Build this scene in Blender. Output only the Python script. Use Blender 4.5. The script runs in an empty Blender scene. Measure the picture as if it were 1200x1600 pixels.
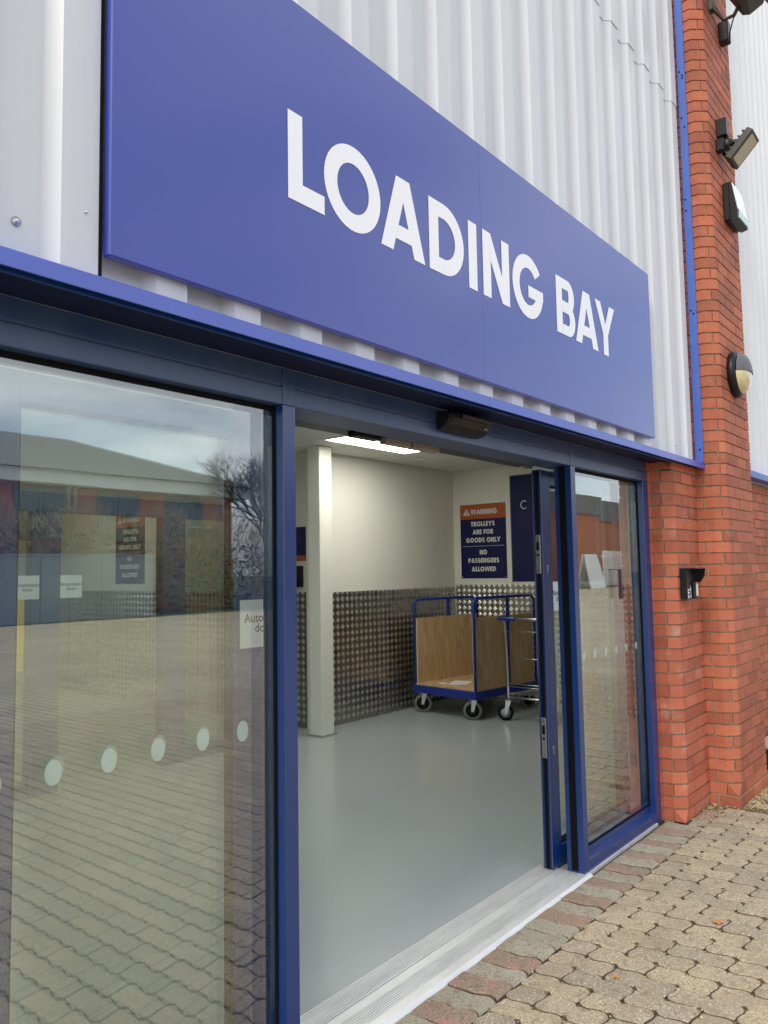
import bpy, math, random
from mathutils import Vector, Matrix
random.seed(7)
S = bpy.context.scene
COL = S.collection
rad = math.radians

# ------------------------------------------------------------------ camera
f = 1207.0
def unit(v): return v.normalized()
X = unit(Vector((992.0, -76.0, -f)))
V = Vector((-232.0, 15300.0, -f))
U = unit(V - V.dot(X) * X)
Y = U.cross(X)
# rows of the camera-to-world rotation are the world axes written in camera space
Rcw = Matrix((X, Y, U))
cam_d = bpy.data.cameras.new("camera")
cam = bpy.data.objects.new("camera", cam_d)
COL.objects.link(cam)
cam.matrix_world = Matrix.Translation((0, 0, 1.56)) @ Rcw.to_4x4()
cam_d.sensor_fit = 'VERTICAL'
cam_d.sensor_height = 24.0
cam_d.lens = f / 1600.0 * 24.0
cam_d.clip_start = 0.05
cam_d.clip_end = 1500
S.camera = cam
S.render.resolution_x = 768
S.render.resolution_y = 1024

# ------------------------------------------------------------------ light
SUN_EL, SUN_AZ = rad(43), rad(267)      # azimuth clockwise from +y
w = bpy.data.worlds.new("World"); S.world = w; w.use_nodes = True
nt = w.node_tree; nt.nodes.clear()
out = nt.nodes.new('ShaderNodeOutputWorld'); bg = nt.nodes.new('ShaderNodeBackground')
sky = nt.nodes.new('ShaderNodeTexSky'); sky.sky_type = 'NISHITA'; sky.sun_disc = False
sky.sun_elevation = SUN_EL; sky.sun_rotation = SUN_AZ
sky.air_density = 1.0; sky.dust_density = 1.6
tc = nt.nodes.new('ShaderNodeTexCoord'); mp = nt.nodes.new('ShaderNodeMapping')
mp.inputs['Scale'].default_value = (1.2, 1.2, 3.6)
no = nt.nodes.new('ShaderNodeTexNoise'); no.inputs['Scale'].default_value = 2.2
no.inputs['Detail'].default_value = 7; no.inputs['Roughness'].default_value = 0.55
cr = nt.nodes.new('ShaderNodeValToRGB')
cr.color_ramp.elements[0].position = 0.36; cr.color_ramp.elements[0].color = (0.12, 0.12, 0.12, 1)
cr.color_ramp.elements[1].position = 0.60; cr.color_ramp.elements[1].color = (0.95, 0.95, 0.95, 1)
mx = nt.nodes.new('ShaderNodeMix'); mx.data_type = 'RGBA'
mx.inputs[7].default_value = (7.6, 7.9, 8.4, 1)
nt.links.new(tc.outputs['Generated'], mp.inputs['Vector'])
nt.links.new(mp.outputs[0], no.inputs['Vector'])
nt.links.new(no.outputs['Fac'], cr.inputs['Fac'])
nt.links.new(cr.outputs['Color'], mx.inputs[0])
nt.links.new(sky.outputs[0], mx.inputs[6])
nt.links.new(mx.outputs[2], bg.inputs['Color'])
bg.inputs['Strength'].default_value = 0.135
nt.links.new(bg.outputs[0], out.inputs['Surface'])
sd = bpy.data.lights.new("sun", 'SUN'); sd.energy = 1.9; sd.angle = rad(22); sd.color = (1, 0.93, 0.83)
sun = bpy.data.objects.new("sun", sd); COL.objects.link(sun)
dirv = Vector((math.sin(SUN_AZ) * math.cos(SUN_EL), math.cos(SUN_AZ) * math.cos(SUN_EL), math.sin(SUN_EL)))
sun.rotation_euler = dirv.to_track_quat('Z', 'Y').to_euler()
S.view_settings.view_transform = 'Standard'; S.view_settings.look = 'None'
S.view_settings.gamma = 1.0; S.view_settings.exposure = 0.63
S.render.engine = 'CYCLES'
S.cycles.max_bounces = 8; S.cycles.transparent_max_bounces = 24
S.cycles.diffuse_bounces = 4; S.cycles.glossy_bounces = 5

# ------------------------------------------------------------------ materials
def mat(name, col, rough=0.6, metal=0.0, var=0.0, vscale=8.0, bump=0.0, bscale=40.0, island=0.0, col2=None, spec=None, coat=0.0, stretch=None, gain=None):
    m = bpy.data.materials.new(name); m.use_nodes = True
    t = m.node_tree; b = t.nodes['Principled BSDF']
    b.inputs['Base Color'].default_value = (*col, 1)
    b.inputs['Roughness'].default_value = rough
    b.inputs['Metallic'].default_value = metal
    if spec is not None: b.inputs['Specular IOR Level'].default_value = spec
    if coat: b.inputs['Coat Weight'].default_value = coat; b.inputs['Coat Roughness'].default_value = 0.16; b.inputs['Coat IOR'].default_value = 1.5 if coat < .95 else 1.85
    co = t.nodes.new('ShaderNodeTexCoord'); src = co.outputs['Object']
    if stretch:
        mpn = t.nodes.new('ShaderNodeMapping'); mpn.inputs['Scale'].default_value = stretch
        t.links.new(src, mpn.inputs['Vector']); src = mpn.outputs[0]
    cur = None
    if var or col2:
        n = t.nodes.new('ShaderNodeTexNoise'); n.inputs['Scale'].default_value = vscale; n.inputs['Detail'].default_value = 6
        n.inputs['Roughness'].default_value = 0.6
        t.links.new(src, n.inputs['Vector'])
        r = t.nodes.new('ShaderNodeMapRange'); r.inputs['From Min'].default_value = 0.3; r.inputs['From Max'].default_value = 0.7
        t.links.new(n.outputs['Fac'], r.inputs['Value'])
        x = t.nodes.new('ShaderNodeMix'); x.data_type = 'RGBA'
        c2 = col2 if col2 else tuple(c * (1 + var) for c in col)
        c1 = col if col2 else tuple(c * (1 - var) for c in col)
        x.inputs[6].default_value = (*c1, 1); x.inputs[7].default_value = (*c2, 1)
        t.links.new(r.outputs[0], x.inputs[0]); cur = x.outputs[2]
        rr = t.nodes.new('ShaderNodeMapRange')
        rr.inputs['To Min'].default_value = rough * 0.85; rr.inputs['To Max'].default_value = min(1, rough * 1.2)
        t.links.new(n.outputs['Fac'], rr.inputs['Value']); t.links.new(rr.outputs[0], b.inputs['Roughness'])
    if island:
        g = t.nodes.new('ShaderNodeNewGeometry')
        h = t.nodes.new('ShaderNodeHueSaturation')
        r = t.nodes.new('ShaderNodeMapRange'); r.inputs['To Min'].default_value = 1 - island; r.inputs['To Max'].default_value = 1 + island
        t.links.new(g.outputs['Random Per Island'], r.inputs['Value'])
        t.links.new(r.outputs[0], h.inputs['Value'])
        if cur: t.links.new(cur, h.inputs['Color'])
        else: h.inputs['Color'].default_value = (*col, 1)
        cur = h.outputs[0]
    if cur: t.links.new(cur, b.inputs['Base Color'])
    if bump:
        n = t.nodes.new('ShaderNodeTexNoise'); n.inputs['Scale'].default_value = bscale; n.inputs['Detail'].default_value = 5
        t.links.new(src, n.inputs['Vector'])
        bp = t.nodes.new('ShaderNodeBump'); bp.inputs['Strength'].default_value = bump; bp.inputs['Distance'].default_value = 0.01
        t.links.new(n.outputs['Fac'], bp.inputs['Height']); t.links.new(bp.outputs[0], b.inputs['Normal'])
    return m

def emit(name, col, s):
    m = bpy.data.materials.new(name); m.use_nodes = True
    b = m.node_tree.nodes['Principled BSDF']; b.inputs['Base Color'].default_value = (0.8, 0.8, 0.8, 1)
    b.inputs['Emission Color'].default_value = (*col, 1); b.inputs['Emission Strength'].default_value = s
    return m

def glass(name, tint=(0.92, 0.96, 0.93), base=0.08):
    m = bpy.data.materials.new(name); m.use_nodes = True
    t = m.node_tree; t.nodes.clear()
    o = t.nodes.new('ShaderNodeOutputMaterial'); mixs = t.nodes.new('ShaderNodeMixShader')
    tr = t.nodes.new('ShaderNodeBsdfTransparent'); tr.inputs['Color'].default_value = (*tint, 1)
    gl = t.nodes.new('ShaderNodeBsdfGlossy'); gl.inputs['Roughness'].default_value = 0.0
    gl.inputs['Color'].default_value = (0.95, 0.97, 0.96, 1)
    lw = t.nodes.new('ShaderNodeLayerWeight'); lw.inputs['Blend'].default_value = 0.5
    pw = t.nodes.new('ShaderNodeMath'); pw.operation = 'POWER'; pw.inputs[1].default_value = 4.0
    mr = t.nodes.new('ShaderNodeMapRange'); mr.inputs['To Min'].default_value = base; mr.inputs['To Max'].default_value = 1.0
    t.links.new(lw.outputs['Facing'], pw.inputs[0]); t.links.new(pw.outputs[0], mr.inputs['Value'])
    t.links.new(mr.outputs[0], mixs.inputs[0])
    t.links.new(tr.outputs[0], mixs.inputs[1]); t.links.new(gl.outputs[0], mixs.inputs[2])
    # very slight waviness of float glass
    co = t.nodes.new('ShaderNodeTexCoord'); n = t.nodes.new('ShaderNodeTexNoise'); n.inputs['Scale'].default_value = 1.3
    bp = t.nodes.new('ShaderNodeBump'); bp.inputs['Strength'].default_value = 0.06; bp.inputs['Distance'].default_value = 0.01
    t.links.new(co.outputs['Object'], n.inputs['Vector']); t.links.new(n.outputs['Fac'], bp.inputs['Height'])
    t.links.new(bp.outputs[0], gl.inputs['Normal'])
    t.links.new(mixs.outputs[0], o.inputs['Surface'])
    return m

M = {}
M['cladding'] = mat('coated_steel', (0.63, 0.645, 0.67), 0.33, var=0.05, vscale=4.0, stretch=(1.5, 1.5, 0.15), spec=0.4)
M['far_clad'] = mat('far_coated_steel', (0.74, 0.75, 0.77), 0.5, var=0.03, vscale=2)
M['sign_blue'] = mat('sign_blue', (0.015, 0.036, 0.30), 0.36, col2=(0.018, 0.041, 0.33), vscale=1.5, spec=0.6, coat=0.6, bump=0.05, bscale=2.2)
M['flash_blue'] = mat('flashing_blue', (0.055, 0.095, 0.47), 0.32, var=0.07, vscale=5, spec=0.9)
M['strip_blue'] = mat('trim_blue', (0.06, 0.13, 0.46), 0.42, var=0.08, vscale=4)
M['white_vinyl'] = mat('white_vinyl', (0.90, 0.90, 0.93), 0.3, spec=.8)
M['frame_blue'] = mat('frame_blue', (0.006, 0.036, 0.165), 0.25, var=0.06, vscale=2, spec=0.8)
M['frame_dusty'] = mat('frame_blue_dusty', (0.018, 0.048, 0.155), 0.34, col2=(0.042, 0.072, 0.16), vscale=5, spec=0.7, stretch=(1.2, 1, 0.35))
M['black'] = mat('black_plastic', (0.010, 0.010, 0.012), 0.38, var=0.2, vscale=20, spec=0.3)
M['rubber'] = mat('black_rubber', (0.006, 0.006, 0.008), 0.7, spec=0.12)
M['dark_metal'] = mat('dark_metal', (0.03, 0.03, 0.032), 0.4, metal=0.3)
M['grey_trim'] = mat('grey_trim', (0.10, 0.10, 0.105), 0.5)
M['steel'] = mat('galvanised_steel', (0.62, 0.62, 0.62), 0.3, metal=1.0, var=0.08, vscale=30)
M['plate'] = mat('tread_plate', (0.40, 0.385, 0.35), 0.26, metal=1.0, var=0.12, vscale=1.6)
M['lozenge'] = mat('tread_lozenge', (0.74, 0.73, 0.69), 0.36, metal=1.0)
M['alu'] = mat('threshold_aluminium', (0.72, 0.72, 0.70), 0.42, metal=0.35, var=0.10, vscale=7, stretch=(0.6, 3, 1))
M['cream'] = mat('cream_paint', (0.76, 0.755, 0.665), 0.55, var=0.02, vscale=1.5)
M['column_white'] = mat('column_white', (0.76, 0.76, 0.68), 0.45, var=0.02, vscale=3)
M['ceiling'] = mat('ceiling_tile', (0.72, 0.72, 0.66), 0.85, var=0.03, vscale=60, bump=0.2, bscale=200)
M['floor'] = mat('floor_paint', (0.385, 0.425, 0.42), 0.19, col2=(0.41, 0.45, 0.445), vscale=.8, spec=0.6, bump=0.012, bscale=25)
M['plywood'] = None
M['trolley_blue'] = mat('trolley_blue', (0.006, 0.024, 0.24), 0.3, spec=0.5)
M['tyre_grey'] = mat('grey_tyre', (0.18, 0.18, 0.16), 0.6)
M['paper'] = mat('paper', (0.8, 0.8, 0.78), 0.6)
M['orange'] = mat('sign_orange', (0.40, 0.085, 0.015), 0.5)
M['navy'] = mat('sign_navy', (0.006, 0.006, 0.07), 0.5, spec=.3)
M['grey_text'] = mat('sign_text', (0.66, 0.65, 0.62), 0.5)
M['ink'] = mat('ink', (0.02, 0.02, 0.025), 0.5)
M['sticker'] = mat('sticker_white', (0.93, 0.94, 0.93), 0.4)
M['yellow'] = mat('yellow_tape', (0.85, 0.55, 0.05), 0.5)
M['lens'] = mat('frosted_lens', (0.62, 0.55, 0.30), 0.25, spec=0.6, coat=0.5)
M['lens_grey'] = mat('flood_lens', (0.35, 0.31, 0.22), 0.15, spec=0.8, coat=0.8)
M['clear_lens'] = mat('clear_cover', (0.55, 0.60, 0.62), 0.12, spec=0.8, coat=1.0)
M['grey_metal'] = mat('weathered_metal', (0.045, 0.042, 0.036), 0.5, metal=0.2, var=0.25, vscale=8)
M['mortar'] = mat('mortar', (0.36, 0.29, 0.20), 0.95, var=0.25, vscale=30, bump=0.5, bscale=120)
M['gap'] = mat('joint_dirt', (0.15, 0.11, 0.07), 1.0, var=0.45, vscale=60, bump=0.8, bscale=150)
M['green_bin'] = mat('green_plastic', (0.015, 0.06, 0.045), 0.4)
M['white_paint'] = mat('white_paint', (0.78, 0.78, 0.74), 0.5)
M['roof_grey'] = mat('roof_tiles', (0.20, 0.195, 0.18), 0.8, var=0.2, vscale=6)
M['far_grey'] = mat('grey_panel', (0.25, 0.26, 0.28), 0.6, var=0.06, vscale=1)
M['bark'] = mat('bark', (0.075, 0.058, 0.042), 0.9, var=0.3, vscale=10)
M['twig'] = mat('pale_twigs', (0.33, 0.26, 0.17), 0.9, island=0.5)
M['leaf'] = mat('hedge_leaf', (0.05, 0.075, 0.025), 0.7, island=0.5)
M['dry_leaf'] = mat('dry_leaf', (0.50, 0.20, 0.06), 0.7, var=0.2)
M['litter'] = mat('straw_litter', (0.55, 0.42, 0.22), 0.8, island=0.35)
M['glass'] = glass('float_glass', base=0.185)
M['leaf_glass'] = glass('door_glass', base=0.15)
M['dark_glass'] = mat('dark_window', (0.03, 0.04, 0.045), 0.08, spec=0.8)
M['dot'] = mat('frosted_dot', (0.62, 0.76, 0.66), 0.6)
_t = M['dot'].node_tree; _m = _t.nodes.new('ShaderNodeMixShader'); _tr = _t.nodes.new('ShaderNodeBsdfTransparent')
_m.inputs[0].default_value = 0.45; _t.links.new(_tr.outputs[0], _m.inputs[1]); _t.links.new(_t.nodes['Principled BSDF'].outputs[0], _m.inputs[2])
_t.links.new(_m.outputs[0], _t.nodes['Material Output'].inputs['Surface'])
M['light_on'] = emit('light_panel', (1.0, 0.98, 0.90), 7.8)

def scuffs(m, streak=(0.55, 0.6, 0.6), dark=(0.12, 0.13, 0.12)):
    t = m.node_tree; b = t.nodes['Principled BSDF']; src = b.inputs['Base Color'].links[0].from_socket
    co = t.nodes.new('ShaderNodeTexCoord')
    for rot, sc, lo, hi, col, amt in ((0.6, (.5, 40, 1), .58, .82, streak, .28), (-0.5, (.6, 34, 1), .60, .85, dark, .14), (0, (26, 26, 1), .72, .76, streak, .6), (.3, (19, 19, 1), .725, .76, dark, .4)):
        mp_ = t.nodes.new('ShaderNodeMapping'); mp_.inputs['Rotation'].default_value = (0, 0, rot); mp_.inputs['Scale'].default_value = sc
        n = t.nodes.new('ShaderNodeTexNoise'); n.inputs['Scale'].default_value = 1.6; n.inputs['Detail'].default_value = 5
        r = t.nodes.new('ShaderNodeMapRange'); r.inputs['From Min'].default_value = lo; r.inputs['From Max'].default_value = hi; r.inputs['To Max'].default_value = amt
        x = t.nodes.new('ShaderNodeMix'); x.data_type = 'RGBA'; x.inputs[7].default_value = (*col, 1)
        t.links.new(co.outputs['Object'], mp_.inputs['Vector']); t.links.new(mp_.outputs[0], n.inputs['Vector'])
        t.links.new(n.outputs['Fac'], r.inputs['Value']); t.links.new(r.outputs[0], x.inputs[0]); t.links.new(src, x.inputs[6]); src = x.outputs[2]
    t.links.new(src, b.inputs['Base Color'])
scuffs(M['floor'])

def brick_mat(name, c1, c2, bloom=0.0):
    m = mat(name, c1, 0.72, col2=c2, vscale=5.0, island=0.22, bump=0.35, bscale=70)
    t = m.node_tree; b = t.nodes['Principled BSDF']
    src = b.inputs['Base Color'].links[0].from_socket
    # fine dark sand-faced specks and pale lime bloom patches
    co = t.nodes.new('ShaderNodeTexCoord')
    n = t.nodes.new('ShaderNodeTexNoise'); n.inputs['Scale'].default_value = 160; n.inputs['Detail'].default_value = 3
    r = t.nodes.new('ShaderNodeMapRange'); r.inputs['From Min'].default_value = 0.55; r.inputs['From Max'].default_value = 0.75
    r.inputs['To Max'].default_value = 0.28
    t.links.new(co.outputs['Object'], n.inputs['Vector']); t.links.new(n.outputs['Fac'], r.inputs['Value'])
    x = t.nodes.new('ShaderNodeMix'); x.data_type = 'RGBA'; x.inputs[7].default_value = (c1[0] * 0.55, c1[1] * 0.55, c1[2] * 0.6, 1)
    t.links.new(r.outputs[0], x.inputs[0]); t.links.new(src, x.inputs[6])
    n2 = t.nodes.new('ShaderNodeTexNoise'); n2.inputs['Scale'].default_value = 6.5; n2.inputs['Detail'].default_value = 8; n2.inputs['Roughness'].default_value = 0.7
    t.links.new(co.outputs['Object'], n2.inputs['Vector'])
    r2 = t.nodes.new('ShaderNodeMapRange'); r2.inputs['From Min'].default_value = 0.60 - bloom * 0.1; r2.inputs['From Max'].default_value = 0.78 - bloom * 0.1
    r2.inputs['To Max'].default_value = 0.45 + bloom * 0.3
    t.links.new(n2.outputs['Fac'], r2.inputs['Value'])
    x2 = t.nodes.new('ShaderNodeMix'); x2.data_type = 'RGBA'; x2.inputs[7].default_value = (0.50, 0.40, 0.33, 1)
    t.links.new(r2.outputs[0], x2.inputs[0]); t.links.new(x.outputs[2], x2.inputs[6])
    t.links.new(x2.outputs[2], b.inputs['Base Color'])
    return m
M['brick'] = brick_mat('red_brick', (0.34, 0.088, 0.044), (0.46, 0.145, 0.072))
M['brick_pale'] = brick_mat('red_brick_bloom', (0.42, 0.105, 0.052), (0.50, 0.15, 0.08), 0.5)
M['far_brick'] = mat('far_brick', (0.46, 0.13, 0.055), 0.85, col2=(0.60, 0.23, 0.11), vscale=9)

def paver_mat(name, cols, moss=0.3):
    m = bpy.data.materials.new(name); m.use_nodes = True
    t = m.node_tree; b = t.nodes['Principled BSDF']; b.inputs['Roughness'].default_value = 0.9
    g = t.nodes.new('ShaderNodeNewGeometry')
    cr = t.nodes.new('ShaderNodeValToRGB'); el = cr.color_ramp.elements
    while len(el) < len(cols): el.new(0.5)
    for i, c in enumerate(cols):
        el[i].position = i / (len(cols) - 1); el[i].color = (*c, 1)
    t.links.new(g.outputs['Random Per Island'], cr.inputs['Fac'])
    co = t.nodes.new('ShaderNodeTexCoord')
    cur = cr.outputs['Color']
    def layer(scale, lo, hi, colr, amt, detail=4, rough=0.6):
        nonlocal cur
        n = t.nodes.new('ShaderNodeTexNoise'); n.inputs['Scale'].default_value = scale; n.inputs['Detail'].default_value = detail
        n.inputs['Roughness'].default_value = rough
        t.links.new(co.outputs['Object'], n.inputs['Vector'])
        r = t.nodes.new('ShaderNodeMapRange'); r.inputs['From Min'].default_value = lo; r.inputs['From Max'].default_value = hi
        r.inputs['To Max'].default_value = amt
        t.links.new(n.outputs['Fac'], r.inputs['Value'])
        x = t.nodes.new('ShaderNodeMix'); x.data_type = 'RGBA'; x.inputs[7].default_value = (*colr, 1)
        t.links.new(r.outputs[0], x.inputs[0]); t.links.new(cur, x.inputs[6]); cur = x.outputs[2]
        return n
    layer(3.0, 0.45, 0.7, (0.25, 0.22, 0.16), 0.3)
    if 'red' in name: layer(14, 0.44, 0.56, (0.28, 0.22, 0.16), 0.75); layer(9, 0.52, 0.62, (0.42, 0.22, 0.17), 0.6)
    layer(95, 0.48, 0.70, (0.11, 0.09, 0.07), 0.7, 3)
    nn = layer(120, 0.58, 0.64, (0.66, 0.58, 0.45), 0.75 if name == 'concrete_paver' else 0.3, 2)
    layer(22, 0.54, 0.68, (0.17, 0.13, 0.085), 0.6); layer(5, 0.50, 0.66, (0.26, 0.20, 0.13), 0.5)
    t.links.new(cur, b.inputs['Base Color'])
    n = t.nodes.new('ShaderNodeTexNoise'); n.inputs['Scale'].default_value = 110; n.inputs['Detail'].default_value = 6
    t.links.new(co.outputs['Object'], n.inputs['Vector'])
    bp = t.nodes.new('ShaderNodeBump'); bp.inputs['Strength'].default_value = 0.7; bp.inputs['Distance'].default_value = 0.006
    t.links.new(n.outputs['Fac'], bp.inputs['Height']); t.links.new(bp.outputs[0], b.inputs['Normal'])
    return m
M['paver'] = paver_mat('concrete_paver', [(0.36, 0.29, 0.195), (0.44, 0.355, 0.235), (0.40, 0.325, 0.225), (0.32, 0.27, 0.195)])
M['border_grey'] = paver_mat('grey_border_paver', [(0.34, 0.31, 0.235), (0.38, 0.34, 0.26)])
M['border_red'] = paver_mat('red_border_paver', [(0.32, 0.20, 0.14), (0.30, 0.215, 0.16), (0.34, 0.19, 0.14)])

# far paving seen only in the panes: bricks in the material
def far_paving():
    m = mat('far_paving', (0.36, 0.32, 0.24), 0.9)
    t = m.node_tree; b = t.nodes['Principled BSDF']
    co = t.nodes.new('ShaderNodeTexCoord'); br = t.nodes.new('ShaderNodeTexBrick')
    br.inputs['Scale'].default_value = 1.0; br.inputs['Brick Width'].default_value = 0.236; br.inputs['Row Height'].default_value = 0.1125
    br.inputs['Mortar Size'].default_value = 0.007
    br.inputs['Color1'].default_value = (0.46, 0.385, 0.265, 1); br.inputs['Color2'].default_value = (0.38, 0.325, 0.23, 1)
    br.inputs['Mortar'].default_value = (0.09, 0.075, 0.05, 1)
    mpn = t.nodes.new('ShaderNodeMapping'); mpn.inputs['Rotation'].default_value = (0, 0, rad(90))
    t.links.new(co.outputs['Object'], mpn.inputs['Vector']); t.links.new(mpn.outputs[0], br.inputs['Vector'])
    n = t.nodes.new('ShaderNodeTexNoise'); n.inputs['Scale'].default_value = 0.6; n.inputs['Detail'].default_value = 6
    t.links.new(co.outputs['Object'], n.inputs['Vector'])
    h = t.nodes.new('ShaderNodeHueSaturation'); r = t.nodes.new('ShaderNodeMapRange')
    r.inputs['To Min'].default_value = 0.7; r.inputs['To Max'].default_value = 1.35
    t.links.new(n.outputs['Fac'], r.inputs['Value']); t.links.new(r.outputs[0], h.inputs['Value'])
    t.links.new(br.outputs['Color'], h.inputs['Color']); t.links.new(h.outputs[0], b.inputs['Base Color'])
    return m
M['far_paving'] = far_paving()

def plywood():
    m = bpy.data.materials.new('plywood'); m.use_nodes = True
    t = m.node_tree; b = t.nodes['Principled BSDF']; b.inputs['Roughness'].default_value = 0.5
    co = t.nodes.new('ShaderNodeTexCoord'); mpn = t.nodes.new('ShaderNodeMapping')
    mpn.inputs['Scale'].default_value = (5, 5, 0.9)
    n = t.nodes.new('ShaderNodeTexNoise'); n.inputs['Scale'].default_value = 3; n.inputs['Detail'].default_value = 8; n.inputs['Distortion'].default_value = 1.2
    cr = t.nodes.new('ShaderNodeValToRGB')
    cr.color_ramp.elements[0].position = 0.3; cr.color_ramp.elements[0].color = (0.44, 0.28, 0.13, 1)
    cr.color_ramp.elements[1].position = 0.7; cr.color_ramp.elements[1].color = (0.62, 0.44, 0.24, 1)
    t.links.new(co.outputs['Object'], mpn.inputs['Vector']); t.links.new(mpn.outputs[0], n.inputs['Vector'])
    t.links.new(n.outputs['Fac'], cr.inputs['Fac']); t.links.new(cr.outputs['Color'], b.inputs['Base Color'])
    return m
M['plywood'] = plywood()

# ------------------------------------------------------------------ mesh helpers
class MB:
    def __init__(s): s.v = []; s.f = []; s.m = []; s.sm = []
    def add(s, vs, fs, mi=0, smooth=False):
        o = len(s.v); s.v += [tuple(v) for v in vs]
        for q in fs: s.f.append([i + o for i in q]); s.m.append(mi); s.sm.append(smooth)
        return s
    def box(s, x0, x1, y0, y1, z0, z1, mi=0, bev=0.0):
        if bev > 0:
            return s.bbox(x0, x1, y0, y1, z0, z1, bev, mi)
        vs = [(x0, y0, z0), (x1, y0, z0), (x1, y1, z0), (x0, y1, z0), (x0, y0, z1), (x1, y0, z1), (x1, y1, z1), (x0, y1, z1)]
        return s.add(vs, [(0, 3, 2, 1), (4, 5, 6, 7), (0, 1, 5, 4), (1, 2, 6, 5), (2, 3, 7, 6), (3, 0, 4, 7)], mi)
    def bbox(s, x0, x1, y0, y1, z0, z1, b, mi=0):
        # box with chamfered edges
        lo = (x0, y0, z0); hi = (x1, y1, z1); vs = []; idx = {}
        for c in range(8):
            sg = [(c >> k) & 1 for k in range(3)]
            for a in range(3):
                p = []
                for k in range(3):
                    e = hi[k] if sg[k] else lo[k]
                    d = -b if sg[k] else b
                    p.append(e if k == a else e + d)
                idx[(c, a)] = len(vs); vs.append(tuple(p))
        fs = []
        for a in range(3):
            k1, k2 = [(1, 2), (2, 0), (0, 1)][a]
            for sgn in (0, 1):
                cs = [sgn << a, (sgn << a) | (1 << k1), (sgn << a) | (1 << k1) | (1 << k2), (sgn << a) | (1 << k2)]
                q = [idx[(c, a)] for c in cs]
                fs.append(q if sgn else q[::-1])
        for a in range(3):      # edges along axis a
            k1, k2 = [(1, 2), (2, 0), (0, 1)][a]
            for s1 in (0, 1):
                for s2 in (0, 1):
                    c0 = (s1 << k1) | (s2 << k2); c1 = c0 | (1 << a)
                    q = [idx[(c0, k1)], idx[(c1, k1)], idx[(c1, k2)], idx[(c0, k2)]]
                    fs.append(q if (s1 ^ s2) else q[::-1])
        for c in range(8):
            q = [idx[(c, 0)], idx[(c, 1)], idx[(c, 2)]]
            par = bin(c).count('1') % 2
            fs.append(q if par else q[::-1])
        return s.add(vs, fs, mi)
    def prism(s, poly, axis, a0, a1, mi=0):
        # poly: 2D points in the two other axes (order x,y,z without axis)
        n = len(poly); vs = []
        for a in (a0, a1):
            for p in poly:
                q = list(p); q.insert(axis, a); vs.append(tuple(q))
        fs = [list(range(n))[::-1], list(range(n, 2 * n))]
        for i in range(n):
            j = (i + 1) % n; fs.append([i, j, j + n, i + n])
        return s.add(vs, fs, mi)
    def tube(s, pts, r, n=8, mi=0, closed=False, smooth=True):
        pts = [Vector(p) for p in pts]; rs = r if isinstance(r, (list, tuple)) else [r] * len(pts)
        vs = []; prev = None
        for i, p in enumerate(pts):
            a = pts[max(0, i - 1)]; b = pts[min(len(pts) - 1, i + 1)]
            t = (b - a).normalized() if (b - a).length > 1e-9 else Vector((0, 0, 1))
            if prev is None:
                ref = Vector((0, 0, 1)) if abs(t.z) < 0.9 else Vector((1, 0, 0))
                u = t.cross(ref).normalized()
            else:
                u = (prev - t * prev.dot(t)).normalized()
            prev = u; w_ = t.cross(u)
            for k in range(n):
                an = 2 * math.pi * k / n
                vs.append(p + (u * math.cos(an) + w_ * math.sin(an)) * rs[i])
        fs = []
        for i in range(len(pts) - 1):
            for k in range(n):
                k2 = (k + 1) % n; fs.append([i * n + k, i * n + k2, (i + 1) * n + k2, (i + 1) * n + k])
        s.add(vs, fs, mi, smooth)
        o = len(s.v) - len(vs)
        s.f.append([o + k for k in range(n)][::-1]); s.m.append(mi); s.sm.append(False)
        s.f.append([o + (len(pts) - 1) * n + k for k in range(n)]); s.m.append(mi); s.sm.append(False)
        return s
    def lathe(s, prof, c, axis, n=24, mi=0, smooth=True, squash=(1, 1), caps=True):
        # prof: (r, h) pairs along axis vector
        ax = Vector(axis).normalized(); ref = Vector((0, 0, 1)) if abs(ax.z) < 0.9 else Vector((1, 0, 0))
        u = ax.cross(ref).normalized(); w_ = ax.cross(u); c = Vector(c); vs = []
        for r, h in prof:
            for k in range(n):
                an = 2 * math.pi * k / n
                vs.append(c + ax * h + u * math.cos(an) * r * squash[0] + w_ * math.sin(an) * r * squash[1])
        fs = []
        for i in range(len(prof) - 1):
            for k in range(n):
                k2 = (k + 1) % n; fs.append([i * n + k, i * n + k2, (i + 1) * n + k2, (i + 1) * n + k])
        s.add(vs, fs, mi, smooth)
        o = len(s.v) - len(vs)
        if caps and prof[0][0] > 1e-6: s.f.append([o + k for k in range(n)][::-1]); s.m.append(mi); s.sm.append(False)
        if caps and prof[-1][0] > 1e-6: s.f.append([o + (len(prof) - 1) * n + k for k in range(n)]); s.m.append(mi); s.sm.append(False)
        return s
    def build(s, name, mats, parent=None, origin=None):
        me = bpy.data.meshes.new(name)
        o = Vector((0, 0, 0))
        if parent is not None:
            p = parent; o = Vector((0, 0, 0))
            while p is not None: o += Vector(p.location); p = p.parent
        elif origin: o = Vector(origin)
        me.from_pydata([tuple(Vector(v) - o) for v in s.v], [], s.f)
        if not isinstance(mats, (list, tuple)): mats = [mats]
        for m_ in mats: me.materials.append(m_)
        me.polygons.foreach_set('material_index', s.m)
        me.polygons.foreach_set('use_smooth', s.sm)
        me.update()
        ob = bpy.data.objects.new(name, me); COL.objects.link(ob)
        if parent is not None: ob.parent = parent
        elif origin: ob.location = origin
        return ob

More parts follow.
